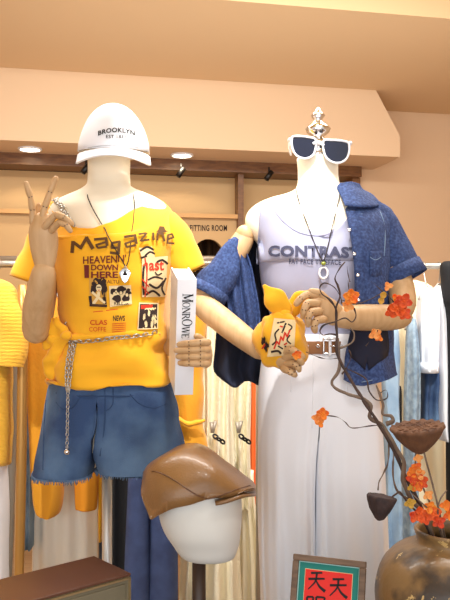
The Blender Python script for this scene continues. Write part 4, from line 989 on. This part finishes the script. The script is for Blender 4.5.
c = MB(); c.loft(rings_smooth([ell(444, 456, 262, .02, .02, 2.86), ell(441, 462, 265, .04, .04, 2.86), ell(440.5, 463, 275, .045, .045, 2.86), ell(443, 462, 300, .04, .04, 2.86), ell(446, 462, 318, .035, .035, 2.86), ell(447, 466, 420, .05, .05, 2.86), ell(446, 468, 560, .05, .05, 2.86)], 4))
c.wrinkle(.006, (12, 12, 8), 2); tag(c.build('black_coat', BLACK), 'black glossy coat hanging at the far right end of the rail', 'coat')

# ------------------------------------------------------------------ foreground: table, flat cap, frame, vase, branch, chest
TZ = .49
dt = thing('display_table', 'low table carrying the flat cap stand, picture frame and vase', 'table', Vector((.3, 1.5, 0)))
c = MB(); c.box((-.17, 1.32, TZ - .03), (.72, 1.76, TZ)); c.build('table_top', DARKW, dt, flat=True, bevel=.003)
for x in (-.14, .67):
    for y in (1.35, 1.71):
        c = MB(); c.box((x, y, 0), (x + .03, y + .03, TZ - .03)); c.build('leg', DARKW, dt, flat=True)
YH = 1.6
HS = thing('head_form_stand', 'white head form on a dark wooden stand under the brown flat cap', 'hat stand', Vector((W(200, 0, YH).x, YH, TZ)))
R = [ell(180, 222, 462, .05, .05, YH), ell(165, 236, 474, .085, .085, YH), ell(158, 241, 495, .10, .10, YH), ell(159, 242, 512, .10, .10, YH), ell(164, 241, 528, .094, .094, YH), ell(172, 239.5, 541, .08, .08, YH), ell(178, 237, 550, .07, .07, YH), ell(184, 234, 555.5, .055, .055, YH), ell(196, 224, 557, .03, .03, YH)]
c = MB(); c.loft(rings_smooth(R, 5)); c.build('head_form', FORM, HS)
c = MB(); b_ = Vector((W(199, 0, YH).x, YH, TZ)); c.tube([b_ + Vector((0, 0, .01)), W(199, 560, YH)], .0145, 18, 1); c.build('pole', DARKW, HS)
c = MB(); c.lathe(b_, [(.07, 0), (.07, .012), (.02, .018)], 32); c.build('base', DARKW, HS)
FC = thing('flat_cap', 'brown leather flat cap on the white head form', 'cap', W(198, 520, YH))
st = [(140.5, 474, 490, .012), (142.5, 468, 499, .045), (147, 463, 511, .072), (154, 458, 521, .093), (165, 452, 515, .108), (180, 446.5, 506.5, .116), (196, 446, 503, .118), (211, 451, 499.5, .113), (224, 460, 498, .104), (236, 469.5, 495, .09), (246, 479, 491.5, .07), (252, 484.5, 489.5, .045), (255, 487, 489, .02)]
R = []
for x, t, b, hwd in st:
    r = []; zt_ = W(x, t, YH).z; zb_ = W(x, 310 + (b - 310) * (YH - hwd * .97) / YH, YH).z
    for j in range(40):
        a = 2 * PI * j / 40; up_ = math.sin(a)
        f = lambda q, e: math.copysign(abs(q) ** e, q)
        zz = zb_ + (zt_ - zb_) * (max(0, up_) ** .8) if up_ >= 0 else zb_ - .002 * abs(up_)
        xx = W(x, 0, YH).x
        r.append(Vector((xx + .018 * f(math.cos(a), 1) * (x - 140) / 115 * 0, YH - hwd * f(math.cos(a), .8), zz)))
    R.append(r)
c = MB(); c.loft(rings_smooth(R, 4)); c.wrinkle(.008, (12, 12, 16), 5); fcv = c.bvh(); c.build('crown', TANL, FC)
LS = mat('dark_leather_seam', (92, 56, 26), .5)
seam('seam', [(143, 472), (152, 471), (165, 475), (177, 482), (187, 489), (197, 495), (208, 499)], .0013, LS, FC, fcv, 4, .0005)
seam('seam', [(208, 499), (216, 497), (226, 493.5), (238, 489), (250, 485.5)], .0013, LS, FC, fcv, 4, .0005)
c = MB(); rows = []
for k, s_ in enumerate([0, .35, .7, 1]):
    row = []
    for i in range(25):
        t = i / 24; x = 208 + 49 * math.sin(t * PI / 1 * .5) if False else 0
        a = (t - .5) * PI * .94
        ctrx = W(212, 0, YH).x; rx = (W(256.5, 0, YH).x - ctrx) * (.55 + .45 * s_)
        px_ = ctrx + rx * math.cos(a); yy = YH + .116 * math.sin(a) * (.55 + .45 * s_)
        zz = W(0, 491.5, YH).z - .003 * s_ + .005 * math.sin(a) ** 2 + .010 * math.sin(2 * a) ** 2
        row.append(Vector((px_, yy, zz)))
    rows.append(row)
c.grid(rows); c.build('peak', TANL, FC, solid=.005)

# picture frame
PF = thing('picture_frame', 'grey-brown frame with red calligraphy on a teal mount, leaning on the table', 'picture frame', W(328, 640, 1.5))
yw, ln = math.radians(-20), math.radians(17)
n_ = Vector((math.sin(yw), -math.cos(yw), 0)); ru = Vector((math.cos(yw), math.sin(yw), 0)); uu = Vector((0, 0, 1)) * math.cos(ln) - n_ * math.sin(ln); nn = n_ * math.cos(ln) + Vector((0, 0, 1)) * math.sin(ln)
ph, pw = .27, .150
tl = W(294.5, 553.5, 1.56)
def fp(u, v, d=0): return tl + ru * u - uu * v + nn * d
dl = (tl.z - TZ) / uu.z; ph = dl - .002
c = MB(); b_ = .0125
for (u0, u1, v0, v1) in ((0, pw, 0, b_), (0, pw, ph - b_, ph), (0, b_, b_, ph - b_), (pw - b_, pw, b_, ph - b_)):
    c.obox(fp(u0, v0, 0), ru * (u1 - u0), -uu * (v1 - v0), nn * .012)
c.build('frame', FRAMEW, PF, flat=True, bevel=.002)
c = MB(); c.obox(fp(b_, b_, .002), ru * (pw - 2 * b_), -uu * (ph - 2 * b_), nn * .002); c.build('mount', TEAL, PF, flat=True)
c = MB(); q = .0125
for (u0, u1, v0, v1) in ((b_, pw - b_, b_, b_ + .002), (b_, b_ + .002, b_, ph - b_), (pw - b_ - .002, pw - b_, b_, ph - b_)):
    c.obox(fp(u0, v0, .0042), ru * (u1 - u0), -uu * (v1 - v0), nn * .001)
c.build('inner_edge', mat('pale_teal_edge', (150, 196, 190), .5), PF, flat=True)
c = MB(); i0 = .027; c.obox(fp(i0 - .001, i0 - .001, .0042), ru * (pw - 2 * i0 + .002), -uu * (ph - 2 * i0), nn * .0008); c.build('mount_line', CREAMINK, PF, flat=True)
c = MB(); c.obox(fp(i0, i0, .0045), ru * (pw - 2 * i0), -uu * (ph - 2 * i0), nn * .0012); c.build('paper', REDP, PF, flat=True)
def brush(mb, pts, w0, w1, k=6):
    it2 = []; stroke_px(it2, pts, 1, 0, k, True); vs, fs, _ = it2[0]
    P = smooth([Vector(p) for p in pts], k) if len(pts) > 2 else [Vector(pts[0]).lerp(Vector(pts[1]), j / k) for j in range(k + 1)]
    o = []; n = len(P)
    for i, p in enumerate(P):
        t = (P[min(i + 1, n - 1)] - P[max(0, i - 1)]).normalized(); nn_ = Vector((-t.y, t.x)); ww = w0 + (w1 - w0) * i / (n - 1)
        o += [p + nn_ * ww / 2, p - nn_ * ww / 2]
    mb.add([fp(x.x, x.y, .0066) for x in o], [[2 * i, 2 * i + 1, 2 * i + 3, 2 * i + 2] for i in range(n - 1)])
c = MB()
def tian(u, v, s):
    brush(c, [(u - .3 * s, v + .12 * s), (u + .28 * s, v + .05 * s)], .11 * s, .09 * s)
    brush(c, [(u - .42 * s, v + .42 * s), (u + .42 * s, v + .32 * s)], .12 * s, .09 * s)
    brush(c, [(u, v + .1 * s), (u - .05 * s, v + .5 * s), (u - .4 * s, v + .92 * s)], .12 * s, .05 * s)
    brush(c, [(u - .02 * s, v + .45 * s), (u + .18 * s, v + .72 * s), (u + .48 * s, v + .92 * s)], .07 * s, .16 * s)
tian(.051, .029, .040); tian(.096, .036, .040)
def glyph2(u, v, s):   # second characters, mostly below the picture edge
    for a, b in (((-.4, .15), (-.4, .8)), ((-.4, .15), (-.1, .12)), ((-.1, .12), (-.1, .8)), ((-.4, .45), (-.1, .42)), ((.05, .1), (.45, .08)), ((.05, .3), (.45, .28)), ((.05, .1), (.05, .5)), ((.45, .08), (.45, .5)), ((0, .55), (.5, .5)), ((.25, .5), (.0, .9)), ((.25, .5), (.5, .9)), ((-.25, .8), (-.5, .95))):
        brush(c, [(u + a[0] * s, v + a[1] * s), (u + b[0] * s, v + b[1] * s)], .10 * s, .08 * s)
glyph2(.051, .074, .042); glyph2(.097, .080, .042)
for k in range(2): glyph2(.051, .12 + .05 * k, .042); glyph2(.097, .125 + .05 * k, .042)
c.build('calligraphy', INK, PF)
c = MB(); c.obox(fp(pw * .4, .08, -.001), ru * .03, -uu * .14, -nn * .002); q1 = fp(pw * .5, .09, -.002); q2 = Vector((q1.x, q1.y, 0)) - n_ * .10; q2.z = TZ + .004
c.tube([q1, q2], .006, 8, 1); c.build('easel_back', FRAMEW, PF, flat=True)

# vase
YV = 1.5; VC = Vector((W(453, 0, YV).x, YV, TZ))
VS = thing('vase', 'round bronze mottled pottery vase at the lower right corner', 'vase', VC)
def vz(y): return W(0, y, YV).z - TZ
vr = lambda p: p / F * YV
prof = [(vr(36), 0), (vr(42), .004), (vr(58), vz(662)), (vr(70), vz(635)), (vr(76.5), vz(605)), (vr(76), vz(585)), (vr(70), vz(566)), (vr(58), vz(552)), (vr(44), vz(545)), (vr(36.5), vz(541)), (vr(36), vz(536)), (vr(38), vz(531.5)), (vr(37.5), vz(529)), (vr(34), vz(529.5)), (vr(32.5), vz(534)), (vr(34), vz(545)), (vr(55), vz(560)), (vr(60), vz(600)), (vr(40), vz(670))]
pr = smooth([Vector((a, b)) for a, b in prof], 3)
c = MB(); c.lathe(VC, [(p.x, p.y) for p in pr], 56, 0, True, True); vv = c.bvh(); c.build('body', VASE, VS)
nt = VASE.node_tree; bs = nt.nodes['Principled BSDF']; old = bs.inputs['Base Color'].links[0].from_socket
tcn = nt.nodes.new('ShaderNodeTexCoord'); nz = nt.nodes.new('ShaderNodeTexNoise'); nz.inputs['Scale'].default_value = 17; nz.inputs['Detail'].default_value = 6; nz.inputs['Roughness'].default_value = .7
rp = nt.nodes.new('ShaderNodeValToRGB'); rp.color_ramp.elements[0].position = .60; rp.color_ramp.elements[1].position = .62
mx = nt.nodes.new('ShaderNodeMixRGB'); mx.inputs[2].default_value = L(196, 166, 108)
nt.links.new(tcn.outputs['Object'], nz.inputs['Vector']); nt.links.new(nz.outputs['Fac'], rp.inputs[0]); nt.links.new(rp.outputs[0], mx.inputs[0]); nt.links.new(old, mx.inputs[1]); nt.links.new(mx.outputs[0], bs.inputs['Base Color'])

# branch with blossoms
BR = thing('twisted_branch', 'tall twisted dark branch with orange blossoms standing in the vase', 'branch', Vector((VC.x - .03, YV, TZ + .03)))
def stem(pts, r0, r1, m=BRANCH, name='stem', k=6):
    n = len(pts); c = MB(); P = [W(*p) for p in pts]
    c.tube(P, [.64 * (r0 + (r1 - r0) * i / (n - 1)) for i in range(n)], 9, k, 0, True); c.wrinkle(.0016, (60, 60, 60), len(pts))
    return c.build(name, m, BR)
deep = [(446, 660, 1.5), (438, 560, 1.5), (428, 525, 1.50)]
stem(deep + [(420, 505, 1.50), (406, 478, 1.51), (394, 450, 1.53), (378, 423, 1.56), (362, 398, 1.58), (345, 370, 1.60), (337, 352, 1.61), (337, 335, 1.615), (336, 322, 1.62)], .0075, .0042, BRANCH)
stem(deep + [(422, 512, 1.49), (412, 500, 1.495), (403, 480, 1.50), (404, 462, 1.51), (396, 448, 1.53), (387, 432, 1.55), (382, 424, 1.56), (370, 418, 1.57), (371, 406, 1.575), (364, 399, 1.58), (348, 394, 1.59), (335, 388, 1.60), (332, 381, 1.605), (339, 370, 1.605), (339, 352, 1.61), (338, 338, 1.615)], .0078, .0046, TWIG, 'stem')
stem([(386, 424, 1.555), (393, 421, 1.555), (391, 416, 1.56), (383, 414, 1.56), (383, 405, 1.562), (380, 395, 1.565), (376, 385, 1.57)], .008, .003, TWIG)
stem([(345, 368, 1.60), (352, 371, 1.595), (366, 379, 1.59), (369, 391, 1.585), (377, 400, 1.58), (387, 398, 1.58), (386, 390, 1.58), (379, 394, 1.58)], .003, .0016)
stem([(342, 374, 1.60), (347, 367, 1.60), (351, 356, 1.605), (349, 350, 1.605)], .0022, .0012)
stem([(336, 324, 1.62), (336, 310, 1.62), (330, 300, 1.62), (322, 294, 1.62), (320, 287, 1.62), (325, 283, 1.62), (334, 287, 1.62), (340, 296, 1.62), (342, 304, 1.62)], .0042, .002)
stem([(336, 322, 1.62), (336, 308, 1.618), (340, 296, 1.615), (338, 286, 1.612), (335, 278, 1.61), (340, 268, 1.61), (345, 262, 1.61)], .0036, .0016)
stem([(337, 335, 1.615), (330, 334, 1.61), (323, 335, 1.61), (320, 331, 1.61), (324, 325, 1.61), (334, 322, 1.61), (345, 318, 1.61), (352, 322, 1.61), (356, 316, 1.61), (354, 308, 1.61)], .0034, .0016)
stem([(339, 348, 1.61), (346, 346, 1.61), (353, 341, 1.61), (354, 333, 1.612), (350, 328, 1.613)], .0036, .002, TWIG)
stem([(350, 282, 1.61), (348, 274, 1.61), (347, 266, 1.61)], .002, .0012)
stem([(352, 300, 1.61), (349, 290, 1.61), (348, 280, 1.61)], .002, .0012)
stem([(339, 358, 1.61), (328, 359, 1.61), (318, 357, 1.61), (306, 352, 1.61)], .0014, .001)
stem([(381, 425, 1.56), (369, 426, 1.57), (352, 428, 1.57), (345, 422, 1.575), (337, 417, 1.58), (322, 415, 1.583)], .0018, .0013)
stem([(389, 440, 1.54), (388, 462, 1.53), (383, 474, 1.53), (379, 482, 1.53), (378, 490, 1.53)], .0032, .002, TWIG)
stem([(394, 452, 1.53), (393, 475, 1.52), (398, 492, 1.51), (410, 500, 1.50), (425, 512, 1.50), (431, 528, 1.5)], .003, .003, TWIG)
stem([(352, 330, 1.60), (370, 345, 1.60), (372, 334, 1.60)], .001, .001, TWIG) if False else None
def blossom(px, py, Y, s, m, rot=0, n=5, tilt=.3):
    c = MB(); q = W(px, py, Y)
    for k in range(n):
        a = rot + 2 * PI * k / n; d = Vector((math.cos(a), -.35 + .3 * math.sin(a * 2 + rot), math.sin(a))).normalized(); sd = d.cross(Vector((0, -1, 0))).normalized()
        rows = []
        for i in range(6):
            t = i / 5; wv = s * .44 * math.sin(PI * min(1, .12 + t * .82)) ** .8
            rows.append([q + d * s * t + sd * wv * u + Vector((0, -1, 0)) * (s * .25 * (u * u) - s * tilt * math.sin(t * 2.4)) for u in (-1, -.5, 0, .5, 1)])
        c.grid(rows)
    c.ball(q + Vector((0, -s * .1, 0)), s * .13, 8)
    return c
def bl(parent, *a, **k):
    return blossom(*a, **k).build('blossom', a[4], parent, solid=.0008)
bl(BR, 351, 297, 1.60, .019, PETO, .4); bl(BR, 348, 306, 1.605, .014, PETP, 1.1, 4)
bl(BR, 322, 414, 1.58, .015, PETO, .2); bl(BR, 317, 418, 1.582, .012, PETP, 1.4, 4); bl(BR, 320, 423, 1.582, .011, PETO, .9, 3)
bl(BR, 297, 355, 1.61, .011, PETO, .6)
stem([(378, 330, 1.57), (372, 338, 1.575), (366, 346, 1.58)], .0012, .001)
bl(BR, 375, 334, 1.57, .014, PETP, .5, 4); bl(BR, 379, 338, 1.57, .009, PETO, 1.5, 3)
stem([(342, 300, 1.612), (356, 304, 1.605), (371, 299, 1.595), (384, 293, 1.58), (392, 300, 1.56), (398, 308, 1.55)], .0014, .0011)
stem([(384, 293, 1.58), (380, 289, 1.582), (371, 281, 1.59)], .0012, .001)
SP = BR
def spr(pts, r0, r1, m, root):
    c = MB(); P = [W(*p) for p in pts]; n = len(P); c.tube(P, [r0 + (r1 - r0) * i / (n - 1) for i in range(n)], 8, 6); c.build('stem', m, root)
bl(SP, 397, 309, 1.545, .021, PETR, .3); bl(SP, 404, 301, 1.545, .018, PETR, 1.2, 4); bl(SP, 405, 314, 1.54, .014, PETR, .8, 4); bl(SP, 391, 312, 1.55, .014, PETR, 2.0, 4); bl(SP, 396, 298, 1.56, .012, PETO, .3, 3)
bl(SP, 388, 286, 1.575, .011, PETP, .1, 3); bl(SP, 382, 298, 1.575, .015, LEAFY, 1.2, 2)
# orange spray by the rim
OS = thing('flower_spray', 'short spray of orange blossoms rising from the mouth of the vase', 'flower', Vector((VC.x - .01, YV, TZ + .03)))
spr([(452, 660, 1.5), (445, 560, 1.49), (437, 520, 1.48), (424, 490, 1.475), (416, 470, 1.475), (416, 452, 1.48)], .0024, .0014, TWIG, OS)
spr([(436, 516, 1.48), (424, 505, 1.47), (412, 494, 1.47)], .002, .0014, TWIG, OS)
spr([(450, 640, 1.5), (444, 545, 1.48), (438, 515, 1.47), (440, 500, 1.47), (447, 490, 1.47)], .002, .0014, TWIG, OS)
for x, y, s, m, r in ((418, 458, .010, PETP, .2), (416, 468, .013, PETO, .9), (412, 472, .012, PETO, 2.0), (419, 474, .013, PETP, .4), (413, 479, .014, PETR, 1.4), (421, 480, .014, PETR, .2), (417, 486, .013, PETO, 2.3), (412, 487, .010, LEAFY, .5), (423, 484, .010, PETR, 1.0),
                      (410, 503, .012, LEAFY, .3), (428, 495, .011, PETP, .7), (430, 507, .014, PETO, 1.3), (420, 514, .018, PETR, .2), (415, 516, .014, PETR, 1.0), (433, 514, .018, PETR, 2.1), (439, 522, .014, PETR, .5), (446, 505, .013, PETO, 1.7), (449, 515, .012, PETO, .3), (426, 519, .012, PETR, 1.6)):
    bl(OS, x, y, 1.47, s, m, rot=r, n=4)
# lotus pods
LP = thing('lotus_pod', 'large brown dried lotus pod with a scalloped top above the vase', 'seed pod', Vector((VC.x + .005, YV, TZ + .03)))
spr([(453, 660, 1.5), (448, 560, 1.49), (441, 520, 1.475), (434, 490, 1.465), (427, 464, 1.46), (424, 452, 1.46)], .0022, .0018, TWIG, LP)
pc = W(418, 434, 1.46); tl_ = .20
def tilt(mb, c, ax, ay=0):
    from mathutils import Matrix
    M = Matrix.Rotation(ax, 3, 'X') @ Matrix.Rotation(ay, 3, 'Y'); mb.v = [c + M @ (p - c) for p in mb.v]
c = MB(); R = []
sc = 1.46 / F
for r, z in ((3, -20), (8, -17), (15, -10.5), (21, -3.5), (25, 3.5), (27, 5.5), (26, 8.5), (23, 7.5)):
    R.append([pc + Vector((r * sc * math.cos(a) * (1 + .025 * math.cos(a * 17)), r * sc * math.sin(a) * (1 + .025 * math.cos(a * 17)), (z + .7 * math.cos(a * 17) * (r > 22)) * sc)) for a in [2 * PI * j / 102 for j in range(102)]])
c.loft(R, True, True); tilt(c, pc, .07, -.12); c.build('pod', POD, LP)
c = MB()
for rr_, k in ((0, 1), (9, 6), (18, 12)):
    for j in range(k):
        a = 2 * PI * j / k + rr_; q = pc + Vector((rr_ * sc * math.cos(a), rr_ * sc * math.sin(a), 7.5 * sc)); c.torus(q, 2.6 * sc, .9 * sc, (0, 0, 1), 12, 6)
tilt(c, pc, .07, -.12); c.build('seed_rim', POD, LP)
LD = thing('lotus_pod', 'small dark dried lotus pod hanging left of the vase', 'seed pod', Vector((VC.x - .02, YV, TZ + .03)))
spr([(448, 660, 1.5), (436, 560, 1.5), (424, 522, 1.49), (408, 503, 1.475), (400, 492, 1.465), (396, 494, 1.46), (388, 500, 1.455)], .002, .0018, BRANCH, LD)
pd = W(381, 505, 1.45); sc = 1.45 / F; R = []
for r, z in ((2, -15), (5, -13), (10, -5), (13.5, 3), (14.8, 7), (14, 9), (11, 8.4)):
    R.append([pd + Vector((r * sc * math.cos(a) * (1 + .05 * math.cos(a * 9)), r * sc * math.sin(a) * (1 + .05 * math.cos(a * 9)), z * sc)) for a in [2 * PI * j / 54 for j in range(54)]])
c = MB(); c.loft(R, True, True); c.wrinkle(.002, (80, 80, 80), 3); tilt(c, pd, -.05, .16); c.build('pod', PODD, LD)

# chest at lower left
A = W(131, 573, 1.6); u = Vector((-.752, -.659, 0)).normalized(); v = Vector((-.659, .752, 0)).normalized(); Lc, Dc = .46, .15
CH = thing('wooden_chest', 'narrow brown-topped chest with sage front at the lower left corner', 'chest', Vector((A.x, A.y, 0)) + u * Lc / 2 + v * Dc / 2)
zt_ = A.z
c = MB(); c.obox(Vector((A.x, A.y, zt_ - .006)), u * Lc, v * Dc, Vector((0, 0, .006))); c.build('top', CHESTT, CH, flat=True, bevel=.0015)
c = MB(); c.obox(Vector((A.x, A.y, 0)) + u * .004 + v * .004, u * (Lc - .008), v * (Dc - .008), Vector((0, 0, zt_ - .006))); c.build('body', CHESTF, CH, flat=True)
c = MB(); o_ = Vector((A.x, A.y, 0))
c.obox(o_ + Vector((0, 0, zt_ - .0125)), u * Lc, v * .004, Vector((0, 0, .0045))); c.obox(o_ - v * 0, u * .004, v * .004, Vector((0, 0, zt_ - .010)))
c.obox(o_ + Vector((0, 0, zt_ - .0125)), u * .003, v * Dc, Vector((0, 0, .0045)))
c.build('metal_edging', TRIMG, CH, flat=True)
for i in range(2):
    c = MB(); c.obox(o_ + u * (.014 + i * .217) - v * .001 + Vector((0, 0, .05)), u * .212, v * .006, Vector((0, 0, zt_ - .07))); d_ = c.build('door', CHESTF, CH, flat=True, bevel=.0015)
    c = MB(); c.obox(o_ + u * (.11 + i * .217) - v * .006 + Vector((0, 0, zt_ - .10)), u * .003, v * .006, Vector((0, 0, .065))); c.build('handle', TRIMG, d_, flat=True)
